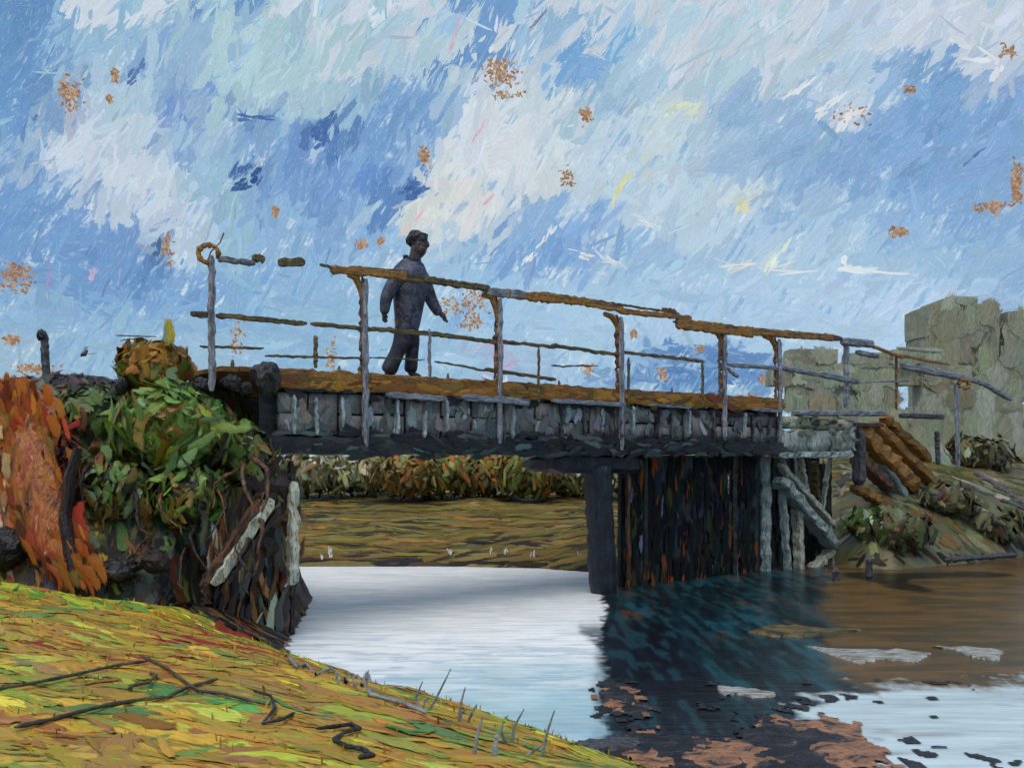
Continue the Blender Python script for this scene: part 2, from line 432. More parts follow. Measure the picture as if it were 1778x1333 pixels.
M['foam'] = paint('pale_scum', [(0.0, (96, 92, 80)), (0.46, (140, 140, 132)), (0.58, (176, 178, 176)), (0.68, (120, 108, 82))], (1, 5, 1), 5, bump=0.7)

# ------------------------------------------------------------------ sky (ring of thick strokes, open overhead)
RS = 220.0
def sky_dir(px, py):
    return np.array(((px - CX) / F, 1.0, (HY - py) / F))

SKY_BLOBS = [  # px, py, rx, ry, colour, weight
 (889, 300, 1400, 500, (166, 198, 226), .25),
 (40, 130, 110, 190, (110, 156, 206), 1.5), (40, 90, 60, 240, (92, 138, 190), .8),
 (190, 60, 160, 90, (150, 188, 218), 1.2), (250, 130, 160, 80, (178, 202, 222), 1.2),
 (120, 180, 60, 60, (196, 196, 204), .8), (315, 170, 50, 90, (112, 150, 206), 1.6), (230, 120, 40, 40, (104, 146, 200), .8),
 (470, 90, 190, 150, (176, 206, 218), 2.4), (560, 150, 120, 70, (168, 198, 214), 1.2), (400, 160, 40, 70, (166, 206, 212), 1.0),
 (160, 280, 150, 60, (204, 214, 230), 2.6), (230, 350, 110, 50, (206, 216, 232), 2.4), (300, 400, 90, 40, (188, 206, 226), 1.6),
 (250, 240, 80, 60, (190, 208, 226), 1.4), (100, 240, 60, 40, (200, 210, 222), 1.0),
 (60, 370, 110, 110, (116, 158, 208), 3.0), (180, 440, 110, 80, (114, 156, 208), 2.8), (250, 470, 60, 60, (96, 140, 192), 1.6),
 (20, 330, 40, 60, (120, 162, 210), 1.5), (260, 430, 30, 36, (78, 116, 160), .8), (165, 332, 24, 12, (70, 110, 180), 1.5), (210, 350, 30, 14, (96, 138, 190), 1.0),
 (500, 260, 120, 90, (124, 164, 214), 2.0), (430, 315, 36, 22, (54, 92, 158), 3.2), (440, 205, 46, 46, (86, 126, 184), 1.6),
 (580, 225, 62, 36, (70, 112, 172), 3.0), (545, 260, 40, 60, (84, 124, 186), 1.6), (690, 215, 100, 70, (118, 160, 210), 3.6), (650, 170, 60, 30, (134, 170, 206), 1.6),
 (720, 330, 34, 22, (64, 108, 176), 2.6), (640, 320, 80, 30, (104, 148, 210), 2.0), (560, 340, 70, 50, (116, 156, 210), 1.4), (690, 335, 50, 18, (78, 122, 184), 1.8),
 (470, 400, 90, 60, (138, 178, 218), 1.8), (600, 400, 80, 50, (136, 176, 220), 1.6), (640, 375, 60, 30, (180, 204, 228), 1.4),
 (380, 310, 50, 50, (150, 190, 214), 1.2), (400, 400, 30, 80, (160, 198, 216), .8), (330, 290, 60, 70, (172, 200, 226), 1.2),
 (730, 60, 120, 90, (178, 206, 222), 2.0), (690, 20, 60, 40, (152, 188, 216), 1.0),
 (860, 260, 110, 80, (218, 224, 234), 3.6), (800, 350, 90, 60, (220, 222, 222), 3.0), (850, 70, 110, 70, (208, 216, 228), 2.4), (930, 200, 90, 60, (206, 216, 226), 2.0),
 (760, 300, 40, 50, (224, 226, 228), 2.0), (740, 370, 60, 30, (214, 218, 214), 1.6), (960, 290, 90, 80, (208, 216, 222), 2.0),
 (990, 90, 60, 60, (124, 170, 220), 2.0), (1070, 70, 50, 40, (112, 168, 222), 1.4), (985, 120, 20, 22, (66, 146, 222), 1.4), (930, 30, 70, 30, (140, 182, 218), 1.0), (1030, 170, 70, 50, (152, 186, 216), 1.2),
 (1250, 60, 200, 70, (184, 210, 226), 2.4), (1200, 20, 60, 24, (158, 194, 226), 1.0), (1120, 120, 90, 50, (176, 204, 226), 1.4),
 (1640, 40, 150, 50, (206, 216, 232), 2.4), (1480, 40, 100, 50, (186, 208, 230), 1.6), (1740, 130, 50, 60, (204, 212, 226), 1.4),
 (1500, 160, 90, 60, (190, 210, 230), 1.6), (1460, 200, 50, 26, (216, 222, 232), 1.6), (1380, 110, 80, 50, (190, 208, 222), 1.4),
 (1640, 220, 140, 120, (128, 168, 216), 4.2), (1700, 320, 110, 110, (134, 172, 216), 3.0), (1560, 290, 110, 90, (136, 174, 220), 3.0), (1600, 130, 60, 40, (126, 166, 210), 2.0),
 (1340, 220, 110, 60, (150, 184, 218), 2.4), (1280, 190, 60, 40, (144, 178, 216), 1.4), (1420, 290, 80, 70, (140, 176, 218), 2.0),
 (1120, 300, 170, 110, (192, 212, 230), 2.6), (1180, 220, 90, 60, (202, 216, 222), 1.6), (1260, 270, 90, 60, (152, 186, 220), 1.6), (1130, 310, 60, 60, (214, 222, 204), 1.0), (1280, 350, 60, 36, (206, 218, 222), 1.2),
 (1400, 400, 130, 70, (176, 204, 230), 1.6), (1350, 380, 60, 40, (138, 176, 220), 1.4), (1500, 360, 60, 50, (150, 186, 222), 1.4),
 (930, 420, 120, 60, (124, 166, 216), 2.0), (1040, 400, 100, 60, (132, 172, 220), 1.8), (880, 400, 60, 40, (190, 208, 228), 1.2), (1100, 430, 60, 50, (150, 188, 224), 1.2),
 (1340, 440, 40, 30, (196, 218, 232), 1.2), (1200, 380, 60, 50, (184, 208, 226), 1.4), (1000, 460, 80, 30, (168, 196, 226), 1.2),
 (1640, 450, 130, 50, (156, 190, 224), 2.0), (1560, 520, 150, 60, (184, 210, 238), 2.8), (1380, 520, 160, 60, (178, 206, 234), 2.8), (1200, 540, 160, 60, (172, 202, 232), 2.8), (1750, 480, 40, 60, (150, 182, 220), 2.0),
 (1000, 560, 160, 70, (170, 202, 230), 2.6), (820, 540, 120, 70, (158, 196, 228), 2.4), (850, 600, 60, 30, (172, 182, 216), 1.2),
 (690, 590, 120, 60, (154, 192, 222), 2.0), (520, 560, 130, 90, (148, 188, 222), 2.6), (480, 500, 120, 50, (128, 170, 216), 1.8),
 (330, 520, 110, 50, (126, 168, 214), 1.8), (180, 560, 150, 50, (148, 186, 218), 2.6), (250, 620, 170, 50, (156, 190, 218), 2.4), (80, 540, 60, 60, (136, 176, 214), 1.6), (40, 620, 60, 40, (158, 190, 214), 1.6),
 (1200, 650, 120, 36, (92, 136, 190), 3.0), (1100, 640, 60, 26, (126, 164, 212), 1.4), (1320, 650, 40, 30, (104, 144, 200), 1.6), (960, 640, 100, 40, (164, 194, 224), 2.0), (1000, 690, 400, 30, (150, 184, 216), 1.0),
]
_b = np.array([(b[0], b[1], b[2], b[3], b[5]) for b in SKY_BLOBS]); _bc = np.array([b[4] for b in SKY_BLOBS], float)
def sky_cols(px, py):
    d = ((px[:, None] - _b[None, :, 0]) / _b[None, :, 2]) ** 2 + ((py[:, None] - _b[None, :, 1]) / _b[None, :, 3]) ** 2
    w = _b[None, :, 4] * np.exp(-d * 1.7)
    out = (px < -80) | (px > 1860) | (py < -60)
    w = w ** 1.5
    w /= w.sum(1, keepdims=True) + 1e-12
    cum = w.cumsum(1)
    r = RNG.random((len(px), 1))
    idx = np.minimum((cum < r).sum(1), len(_bc) - 1)
    col = _bc[idx].copy()
    mean = w @ _bc
    kk = np.clip(RNG.normal(.30, .18, len(px)), 0, 1)[:, None]; col = col * kk + mean * (1 - kk)
    if out.any():   # the same broken clouds go on all the way round
        q = fbm(px / 330.0 + 9, py / 150.0 + 4, 5) + RNG.normal(0, .05, len(px))
        c = np.where(q[:, None] > .55, np.array((206, 216, 230.)), np.where(q[:, None] > .43, np.array((160, 194, 225.)), np.array((118, 160, 210.))))
        col[out] = c[out]
    return col

gu = np.linspace(-.63, .63, 900); gv = np.linspace(-.12, .56, 470)
AZ, EL = np.meshgrid(gu, gv, indexing='ij')
GPX = CX + F * np.tan(AZ); GPY = HY - F * np.tan(EL) / np.cos(AZ)
ca, sa = math.cos(R(58)), math.sin(R(58))
su = (GPX * ca - GPY * sa); sv_ = (GPX * sa + GPY * ca)          # along / across the brushing direction
wxp = GPX + (fbm(GPX / 90, GPY / 90, 201) - .5) * 130 + (fbm(su / 40, sv_ / 9, 203) - .5) * 46 + (fbm(GPX / 8, GPY / 8, 205) - .5) * 22
wyp = GPY + (fbm(GPX / 90, GPY / 90, 202) - .5) * 110 + (fbm(su / 40, sv_ / 9, 204) - .5) * 46 + (fbm(GPX / 8, GPY / 8, 206) - .5) * 22
fx, fy = wxp.ravel(), wyp.ravel(); FC = np.zeros((fx.size, 3))
for c0 in range(0, fx.size, 20000):
    a_ = slice(c0, c0 + 20000)
    d = ((fx[a_, None] - _b[None, :, 0]) / _b[None, :, 2]) ** 2 + ((fy[a_, None] - _b[None, :, 1]) / _b[None, :, 3]) ** 2
    w = (_b[None, :, 4] * np.exp(-d * 1.7)) ** 1.5
    FC[a_] = .5 * _bc[w.argmax(1)] + .5 * ((w / (w.sum(1, keepdims=True) + 1e-12)) @ _bc)
FC = FC.reshape(GPX.shape + (3,))
def blend(C, c, k): return C * (1 - k[..., None]) + np.array(c, float) * k[..., None]
q1 = fbm(su / 60, sv_ / 7, 211); q2 = fbm(GPX / 45, GPY / 30, 212); q3 = fbm(su / 26 + 9, sv_ / 4, 213); q4 = fbm(GPX / 5, GPY / 5, 214)
FC = blend(FC, (214, 224, 234), sstep(.56, .64, q1 + (q4 - .5) * .25) * sstep(.45, .6, q2) * .6)
FC = blend(FC, (112, 156, 208), sstep(.56, .66, 1 - q1 + (q4 - .5) * .25) * sstep(.42, .6, 1 - q2) * .5)
FC = blend(FC, (150, 190, 220), sstep(.60, .66, q3) * .6)
FC = blend(FC, (232, 236, 240), sstep(.66, .70, q3) * sstep(.5, .62, q2) * .7)
FC = FC * (1 + (q4 - .5)[..., None] * .09)
FC = lin(np.clip((FC * .97 + FC.mean(-1, keepdims=True) * .03) * np.array((.96, .975, .97)), 5, 250))
rr_ = RS + 2
GV = np.stack([np.sin(AZ) * np.cos(EL) * rr_, np.cos(AZ) * np.cos(EL) * rr_, np.sin(EL) * rr_ + H], -1).reshape(-1, 3)
nge = len(gv); ii, jj = np.meshgrid(np.arange(len(gu) - 1), np.arange(nge - 1), indexing='ij'); a_ = (ii * nge + jj).ravel()
GF = np.stack([a_, a_ + nge, a_ + nge + 1, a_ + 1], 1)
sk = Daubs()
def grade(c):
    c = np.asarray(c, float); g = c.mean(-1, keepdims=True)
    return (c * .97 + g * .03) * np.array((.94, .955, .95))
def sky_stroke(px, py, L, Wd, ang, col, rank, cur=0.0):
    col = grade(col)
    d = sky_dir(px, py); d = d / np.linalg.norm(d)
    right = np.array((d[1], -d[0], 0)); right /= np.linalg.norm(right)
    upv = np.cross(right, d)
    t = right * math.cos(ang) + upv * math.sin(ang)
    r = RS - rank
    s_ = r / F * math.sqrt(1 + ((px - CX) / F) ** 2 + ((HY - py) / F) ** 2) * (1 if abs(px - CX) < 1200 else 0.6)
    sk.add(d * r + np.array((0, 0, H)), t, -d, L * s_ / math.sqrt(1 + ((px - CX) / F) ** 2), Wd * s_ / math.sqrt(1 + ((px - CX) / F) ** 2), lin(np.clip(col, 10, 250)), cur=cur)

def sky_layer(n, L0, L1, W0, W1, r0, r1, js, x0=-140, x1=1920, y0=-90, y1=800):
    px = RNG.uniform(x0, x1, n); py = RNG.uniform(y0, y1, n)
    cc = sky_cols(px, py) + RNG.normal(0, js, (n, 1)) + RNG.normal(0, js * .35, (n, 3))
    for i in range(n):
        low = float(sstep(430, 600, py[i]))
        base = R(64 - 22 * float(sstep(700, 1500, px[i])))
        ang = base + random.gauss(0, .28)
        if random.random() < low * .7: ang = random.gauss(-.08, .25)
        if random.random() < .08: ang = random.uniform(0, 3.14)
        L = random.uniform(L0, L1); w = random.uniform(W0, W1)
        sky_stroke(px[i], py[i], L, w, ang, cc[i], r0 + (r1 - r0) * i / n, random.gauss(0, .04))
sky_layer(150, 70, 170, 30, 80, 0.5, 4, 3)
sky_layer(420, 40, 120, 14, 44, 4, 12, 4)
sky_layer(900, 22, 80, 6, 22, 12, 24, 5)
sky_layer(900, 10, 36, 3, 10, 24, 30, 6)
sky_layer(900, 12, 50, 2, 6, 30, 33, 8)
# bright and bare-board accents, long knife ridges
for (x, y, n, sx, sy) in [(868, 125, 26, 26, 22), (880, 165, 8, 30, 6), (737, 272, 14, 8, 12), (120, 165, 18, 18, 24), (200, 130, 6, 4, 10), (190, 172, 4, 4, 6), (1018, 200, 9, 12, 12),
                          (478, 368, 6, 5, 8), (628, 425, 7, 8, 8), (985, 310, 7, 12, 14), (1560, 402, 12, 14, 8), (1720, 360, 12, 26, 10), (1765, 320, 26, 9, 32), (30, 480, 26, 26, 24), (290, 430, 9, 10, 24),
                          (20, 590, 10, 14, 8), (60, 640, 14, 30, 10), (800, 530, 26, 45, 16), (820, 560, 10, 16, 14), (840, 512, 14, 40, 8), (1216, 605, 5, 5, 6), (1150, 650, 7, 8, 12), (410, 590, 10, 10, 26), (575, 620, 10, 8, 24),
                          (1330, 660, 8, 12, 8), (1300, 690, 8, 20, 6), (1750, 90, 6, 16, 10), (1480, 200, 6, 30, 16), (1020, 640, 7, 8, 10), (690, 560, 5, 8, 8), (1100, 580, 5, 6, 6), (660, 420, 5, 6, 6), (1580, 155, 4, 10, 6)]:
    for k in range(int(n * 5)):
        c = np.array(random.choice([(166, 122, 86), (150, 104, 68), (188, 158, 132), (172, 132, 98)]), float)
        sky_stroke(random.gauss(x + (k % 3 - 1) * sx * .5, sx * .38), random.gauss(y + (k % 4 - 1.5) * sy * .4, sy * .32), random.uniform(2.5, 9), random.uniform(2, 5), random.uniform(0, 3.1), c, 34 + k * .005)
for (x, y, L, w, a, c, cu) in [(1330, 458, 150, 5, -.12, (226, 230, 236), .05), (1290, 462, 60, 9, .25, (214, 216, 222), -.08), (1510, 470, 110, 10, -.1, (226, 234, 242), .02), (1470, 455, 26, 14, 1.9, (232, 236, 240), 0),
                               (1690, 95, 80, 12, -.5, (222, 228, 236), -.08), (1735, 120, 40, 9, 1.1, (226, 228, 238), 0), (1010, 442, 40, 7, -.15, (224, 222, 224), 0), (1065, 455, 70, 7, -.4, (214, 222, 234), 0),
                               (925, 440, 50, 8, .8, (222, 226, 236), 0), (950, 410, 40, 8, 1.1, (216, 224, 236), 0), (1120, 385, 60, 5, -.5, (220, 226, 232), 0), (1080, 320, 46, 6, 1.0, (226, 218, 140), 0),
                               (1075, 330, 60, 5, 1.05, (228, 224, 170), 0), (1290, 355, 30, 16, 1.1, (222, 220, 186), 0), (790, 60, 60, 3, 1.3, (214, 176, 196), 0), (830, 230, 40, 3, 1.0, (224, 176, 196), 0), (850, 345, 44, 4, .8, (228, 178, 190), 0),
                               (720, 385, 60, 4, .9, (230, 190, 200), 0), (160, 475, 26, 8, 1.3, (200, 176, 210), 0), (84, 480, 40, 6, 1.4, (150, 150, 205), 0), (1350, 445, 60, 10, .9, (222, 232, 220), 0), (1180, 190, 60, 12, .3, (214, 222, 200), 0),
                               (800, 500, 60, 10, 1.3, (150, 190, 230), 0), (860, 600, 70, 12, .1, (186, 172, 206), 0), (868, 640, 60, 8, .3, (188, 178, 208), 0), (1690, 275, 40, 5, .7, (92, 120, 180), 0), (1380, 160, 70, 6, .5, (226, 232, 238), 0),
                               (1440, 185, 60, 8, .7, (228, 232, 238), 0), (1470, 205, 50, 9, .7, (230, 228, 234), 0), (935, 35, 50, 4, .9, (120, 140, 160), 0), (272, 430, 44, 10, 1.2, (76, 112, 156), 0), (260, 470, 60, 10, 1.2, (92, 134, 186), 0),
                               (240, 120, 60, 7, 1.0, (86, 126, 180), 0), (445, 205, 70, 8, .1, (74, 112, 176), 0), (432, 315, 66, 16, .5, (52, 90, 150), 0), (720, 335, 60, 16, .2, (70, 112, 172), 0), (560, 235, 50, 16, 1.2, (66, 106, 170), 0)]:
    for q in range(9):
        o_ = random.uniform(-.45, .45) * L; b_ = random.gauss(0, w * .35)
        sky_stroke(x + math.cos(a) * o_ - math.sin(a) * b_, y - math.sin(a) * o_ - math.cos(a) * b_ + cu * L * (o_ / L) ** 2 * 8, L * random.uniform(.18, .5), w * random.uniform(.3, .8), a + random.gauss(0, .18), np.array(c, float) + RNG.normal(0, 5), 35 + random.random(), 0)
# all the rest of the ring, coarser
for lay, (L0, L1, W0, W1, cnt) in enumerate([(190, 340, 80, 150, 2600), (80, 200, 30, 70, 4200)]):
    az = RNG.uniform(math.atan((1900 - CX) / F), 2 * math.pi - math.atan((1900 - CX) / F), cnt)
    el = RNG.uniform(-.1, .84, cnt)
    pxv = 1900 + az * 1600; pyv = 790 - np.tan(el) * 1600
    q = fbm(np.cos(az) * 3 + 9, np.sin(az) * 3 + el * 5, 5) + RNG.normal(0, .05, cnt)
    for i in range(cnt):
        d = np.array((math.sin(az[i]) * math.cos(el[i]), math.cos(az[i]) * math.cos(el[i]), math.sin(el[i])))
        right = np.array((d[1], -d[0], 0)); right /= np.linalg.norm(right); upv = np.cross(right, d)
        a = R(55) + random.gauss(0, .35)
        c = np.array((206, 216, 230.)) if q[i] > .55 else np.array((160, 194, 225.)) if q[i] > .43 else np.array((118, 160, 210.))
        r = RS - 1 - lay * 12 - 10 * i / cnt
        sk.add(d * r + np.array((0, 0, H)), right * math.cos(a) + upv * math.sin(a), -d, random.uniform(L0, L1) * r / F, random.uniform(W0, W1) * r / F, lin(grade(c + RNG.normal(0, 6))))
    # top of the view up to the open zenith
    cnt2 = cnt // 4
    for i in range(cnt2):
        a_ = random.uniform(-.62, .62); e_ = random.uniform(.46, .84)
        d = np.array((math.sin(a_) * math.cos(e_), math.cos(a_) * math.cos(e_), math.sin(e_)))
        right = np.array((d[1], -d[0], 0)); right /= np.linalg.norm(right); upv = np.cross(right, d)
        qq = float(fbm(a_ * 5 + 3, e_ * 6, 9)) + random.gauss(0, .05)
        c = np.array((206, 216, 230.)) if qq > .55 else np.array((160, 194, 225.)) if qq > .43 else np.array((118, 160, 210.))
        r = RS - 1 - lay * 12 - 10 * i / cnt2
        sk.add(d * r + np.array((0, 0, H)), right * math.cos(1) + upv * math.sin(1), -d, random.uniform(L0, L1) * r / F, random.uniform(W0, W1) * r / F, lin(grade(c + RNG.normal(0, 6))))
sky = sk.build('sky', M['sky'])
tag(sky, kind='structure')
mesh_obj('cloud_layer', GV, GF, M['skyfield'], sky, FC.reshape(-1, 3), np.stack([su / 26, sv_ / 26], -1).reshape(-1, 2))
# smooth shell behind the strokes, joined in as a part of the sky
sv, sf = [], []
na, ne = 72, 12
for j in range(ne):
    e = -.14 + (.86 + .14) * j / (ne - 1)
    for i in range(na):
        a = 2 * math.pi * i / na
        sv.append((math.sin(a) * math.cos(e) * (RS + 4), math.cos(a) * math.cos(e) * (RS + 4), math.sin(e) * (RS + 4) + H))
for j in range(ne - 1):
    for i in range(na):
        sf.append((j * na + i, j * na + (i + 1) % na, (j + 1) * na + (i + 1) % na, (j + 1) * na + i))
shell = mesh_obj('sky_shell', sv, sf, M['sky'], sky, np.tile(lin((142, 174, 200)), (len(sv), 1)), np.zeros((len(sv), 2)))

# ------------------------------------------------------------------ shorelines and terrain
NEAR_SHORE = [(6.5, -2.0), (3.4, 2.2), (1.7, 4.2), (.95, 5.0), (.58, 5.45), (.36, 5.75), (-.12, 6.25), (-.78, 6.85), (-1.14, 7.35), (-1.58, 7.8), (-2.05, 8.35), (-2.25, 9.0), (-2.35, 10.0), (-2.6, 12.0), (-4.0, 13.2), (-9, 13.6), (-60, 13.8)]
FAR_SHORE = [(-60, 15.7), (-9, 15.6), (-3.6, 15.3), (-1.0, 15.35), (0.4, 15.1), (1.3, 14.6), (2.2, 15.2), (3.4, 16.0), (4.6, 16.9), (5.5, 16.3), (5.75, 15.2), (6.2, 14.9), (7.4, 15.6), (9.4, 16.9), (14, 19), (60, 30)]

def sdist(x, y, poly):
    """distance to a polyline, positive on its left side"""
    x = np.asarray(x, float); y = np.asarray(y, float)
    best = np.full(x.shape, 1e9); sgn = np.ones(x.shape)
    for (ax, ay), (bx, by) in zip(poly[:-1], poly[1:]):
        dx, dy = bx - ax, by - ay
        tt = np.clip(((x - ax) * dx + (y - ay) * dy) / (dx * dx + dy * dy), 0, 1)
        ex = x - (ax + tt * dx); ey = y - (ay + tt * dy)
        d = np.sqrt(ex * ex + ey * ey)
        cr = dx * (y - ay) - dy * (x - ax)
        upd = d < best - 1e-9
        sgn = np.where(upd, np.where(cr >= 0, 1.0, -1.0), sgn); best = np.where(upd, d, best)
    return best * sgn

def h_near(x, y):
    x = np.asarray(x, float); y = np.asarray(y, float)
    d = sdist(x, y, NEAR_SHORE)
    dp = np.maximum(d, 0)
    g = 0.98 * (1 - np.exp(-dp / 1.75)) + 0.02
    g = np.where(d < 0, d * 0.6, g)
    # steep overgrown embankment up to the path level behind the gully
    yr = 8.45 + 0.12 * np.sin(x * 1.7) + 1.15 * sstep(-3.35, -2.75, x)
    up = sstep(0, 1.35, y - yr) * sstep(0.0, 0.75, dp)
    gul = 0.26 * np.exp(-((y - yr) / .25) ** 2) * sstep(.1, .8, dp)
    top = 2.60 + 0.05 * np.sin(x * 2.3) + .06 * (fbm(x * 2, y * 2, 4) - .5)
    z = g - gul
    z = z * (1 - up) + top * up
    z = z + (fbm(x * 1.7, y * 1.7, 1) - .5) * .09 * sstep(0, .6, dp) + (fbm(x * 6, y * 6, 2) - .5) * .04 * sstep(0, .3, dp)
    return z

def h_far(x, y):
    x = np.asarray(x, float); y = np.asarray(y, float)
    d = sdist(x, y, FAR_SHORE); dp = np.maximum(d, 0)
    low = .95 * (1 - np.exp(-dp / 1.6)) + .65 * (1 - np.exp(-dp / 22.0))
    hi = .75 * (1 - np.exp(-dp / .9)) + 1.75 * (1 - np.exp(-dp / 3.4))
    k = sstep(3.6, 5.6, x)
    z = low * (1 - k) + hi * k
    z = np.where(d < 0, d * .6, z + .03)
    return z + (fbm(x * 1.3, y * 1.3, 21) - .5) * .16 * sstep(0, 1, dp) + (fbm(x * 4, y * 4, 22) - .5) * .06 * sstep(0, .4, dp)

class Look:
    def __init__(s, fn, x0, x1, y0, y1, st):
        s.x0, s.y0, s.st = x0, y0, st
        X, Y = np.meshgrid(np.arange(x0, x1 + st, st), np.arange(y0, y1 + st, st), indexing='ij')
        s.g = fn(X, Y).tolist(); s.nx, s.ny = X.shape
    def __call__(s, x, y):
        u = min(max((x - s.x0) / s.st, 0), s.nx - 1.001); v = min(max((y - s.y0) / s.st, 0), s.ny - 1.001)
        i = int(u); j = int(v); u -= i; v -= j; g = s.g
        return (g[i][j] * (1 - u) + g[i + 1][j] * u) * (1 - v) + (g[i][j + 1] * (1 - u) + g[i + 1][j + 1] * u) * v
HN = Look(h_near, -10, 3, 2, 14, .04); DN = Look(lambda x, y: sdist(x, y, NEAR_SHORE), -10, 3, 2, 14, .05)
HFAR = Look(h_far, -46, 50, 13, 72, .1); DF = Look(lambda x, y: sdist(x, y, FAR_SHORE), -46, 50, 13, 72, .1)

def terrain(name, hf, xs, ys, mat, colf=None):
    X, Y = np.meshgrid(xs, ys, indexing='ij')
    Z = hf(X, Y)
    V = np.stack([X, Y, Z], -1).reshape(-1, 3)
    nx, ny = len(xs), len(ys)
    ii, jj = np.meshgrid(np.arange(nx - 1), np.arange(ny - 1), indexing='ij')
    a = (ii * ny + jj).ravel()
    Fq = np.stack([a, a + ny, a + ny + 1, a + 1], 1)
    zz = Z.reshape(-1)
    keep = (zz[Fq] > -0.45).any(1)
    cc = None if colf is None else colf(X, Y, Z).reshape(-1, 3)
    o = mesh_obj(name, V, Fq[keep], mat, None, cc, None if colf is None else V[:, :2] * 1.5, smooth=True)
    tag(o, kind='structure')
    return o

def palmix(pal, q):
    e = np.array([lin(c) for c, w in pal]); u = np.clip((q - .3) / .4, 0, .999) * (len(e) - 1); i = u.astype(int); f = (u - i)[..., None]
    return e[i] * (1 - f) + e[np.minimum(i + 1, len(e) - 1)] * f
def col_near(X, Y, Z):
    q = fbm(X * 2.2, Y * 2.2, 61); yr = 8.45 + 0.12 * np.sin(X * 1.7) + 1.15 * sstep(-3.35, -2.75, X)
    gr = palmix([((190, 156, 48), 1), ((170, 150, 48), 1), ((160, 116, 42), 1), ((150, 154, 56), 1)], q)
    un = palmix([((60, 84, 44), 1), ((84, 92, 48), 1), ((44, 44, 38), 1), ((96, 80, 44), 1)], q)
    cl = palmix([((150, 84, 34), 1), ((120, 66, 30), 1), ((170, 112, 60), 1)], q)
    du = palmix([((52, 50, 48), 1), ((84, 58, 40), 1), ((60, 66, 70), 1)], q)
    k = sstep(-4.1, -4.4, X / Y * 9)[..., None]; e = un * (1 - k) + cl * k
    k = sstep(1.0, .8, Z + (q - .5) * .8)[..., None]; e = e * (1 - k) + du * k
    k = sstep(-.05, .12, Y - yr + .05)[..., None]
    return gr * (1 - k) + e * k
def col_far(X, Y, Z):
    q = fbm(X * .7, Y * 2.6, 62)
    lo = palmix([((104, 92, 44), 1), ((92, 82, 40), 1), ((116, 102, 52), 1), ((84, 76, 42), 1)], q)
    hi = palmix([((92, 92, 66), 1), ((74, 76, 48), 1), ((106, 100, 76), 1)], q)
    k = sstep(3.9, 4.6, X)[..., None]
    return lo * (1 - k) + hi * k
M['ground'] = daub_mat('banked_earth', var=.2, lo=-9)
xs = np.concatenate([-60 + np.arange(0, 50, 2.5), np.arange(-10, 7, .07)])
ys = np.concatenate([np.arange(-3, 2, .3), np.arange(2, 14.6, .07)])
terrain('near_bank', h_near, xs, ys, M['ground'], col_near)
xs = np.concatenate([-200 + np.arange(0, 188, 8.0), np.arange(-12, 14, .1), np.arange(14, 60, 1.5), np.arange(60, 200, 8)])
ys = np.concatenate([np.arange(13, 24, .1), np.arange(24, 60, 1.5), np.arange(60, 210, 8)])
terrain('far_bank', h_far, xs, ys, M['ground'], col_far)

# turf layer of knife-broad daubs on the near bank
def dirv(a): return (math.cos(a), math.sin(a), 0)
GRASS = [((176, 136, 46), 3.4), ((188, 152, 50), 2.6), ((160, 136, 48), 2), ((158, 104, 44), 1.6), ((150, 146, 56), .6), ((164, 122, 66), 1.6)]
GREENY = [((140, 158, 54), 3), ((172, 182, 58), 2.6), ((200, 194, 62), 1.6), ((112, 138, 56), 1), ((164, 156, 58), 1.5)]
gd = Daubs()
def g_in(x, y):
    d = DN(x, y)
    return d
def seen_x(x, y): return CX + F * x / y
for (n, L0, L1, W0, W1, lf) in [(2000, .4, 1.0, .2, .45, .010), (2000, .25, .7, .10, .26, .016), (1100, .1, .4, .02, .07, .022)]:
    k = 0
    while k < n:
        y = random.uniform(2.4, 8.75); x = random.uniform(-6.5, 1.9)
        d = g_in(x, y)
        if d < .02: continue
        k += 1
        rim = d < .75 + .35 * math.sin(x * 2) or (y > 7.3 - .22 * (x + 3))
        c = pick(GREENY) if random.random() < (.7 if rim else .17) else pick(GRASS)
        nz = float(fbm(x * 1.2 + 3, y * 1.2, 31))
        if nz > .62 and random.random() < .35: c = (150, 52, 40)
        if nz < .33 and random.random() < .4: c = (84, 130, 66)
        if .45 < nz < .52 and d < .9 and random.random() < .6: c = (168, 104, 32)
        if y > 8.45 and random.random() < .75: c = random.choice([(70, 62, 44), (92, 78, 50), (58, 66, 66)])
        a = random.gauss(2.35 if rim else 2.75, .30)
        gd.add((x, y, 0), dirv(a), (0, 0, 1), random.uniform(L0, L1), random.uniform(W0, W1), jc(c, 13, .95), lf + random.uniform(-.004, .006), lf * .35, random.gauss(0, .05))
g = gd.build('grass', M['grass'], hf=h_near)
tag(g, kind='stuff')
# short upright grass fringe along the near bank
def blades(name, pts, hmin, hmax, pal, mat, kind='stuff', lean=.35):
    v = []; f = []; cc = []; uv = []
    for (x, y, z) in pts:
        hh = random.uniform(hmin, hmax); a = random.uniform(0, 6.28); w = random.uniform(.003, .007)
        lx = random.gauss(0, lean) * hh; ly = random.gauss(0, lean) * hh
        c = jc(pick(pal), 14, .9); b0 = len(v); dx, dy = math.cos(a) * w, math.sin(a) * w
        v += [(x - dx, y - dy, z - .02), (x + dx, y + dy, z - .02), (x + lx * .45 + dx * .8, y + ly * .45 + dy * .8, z + hh * .6), (x + lx * .45 - dx * .8, y + ly * .45 - dy * .8, z + hh * .6), (x + lx, y + ly, z + hh)]
        f += [(b0, b0 + 1, b0 + 2, b0 + 3), (b0 + 3, b0 + 2, b0 + 4)]
        cc += [c] * 5; r = random.random() * 50
        uv += [(r, r), (r, r + .3), (r + 1, r + .3), (r + 1, r), (r + 1.6, r + .15)]
    o = mesh_obj(name, v, f, mat, None, np.array(cc), np.array(uv))
    if kind: tag(o, kind=kind)
    return o
pts = []
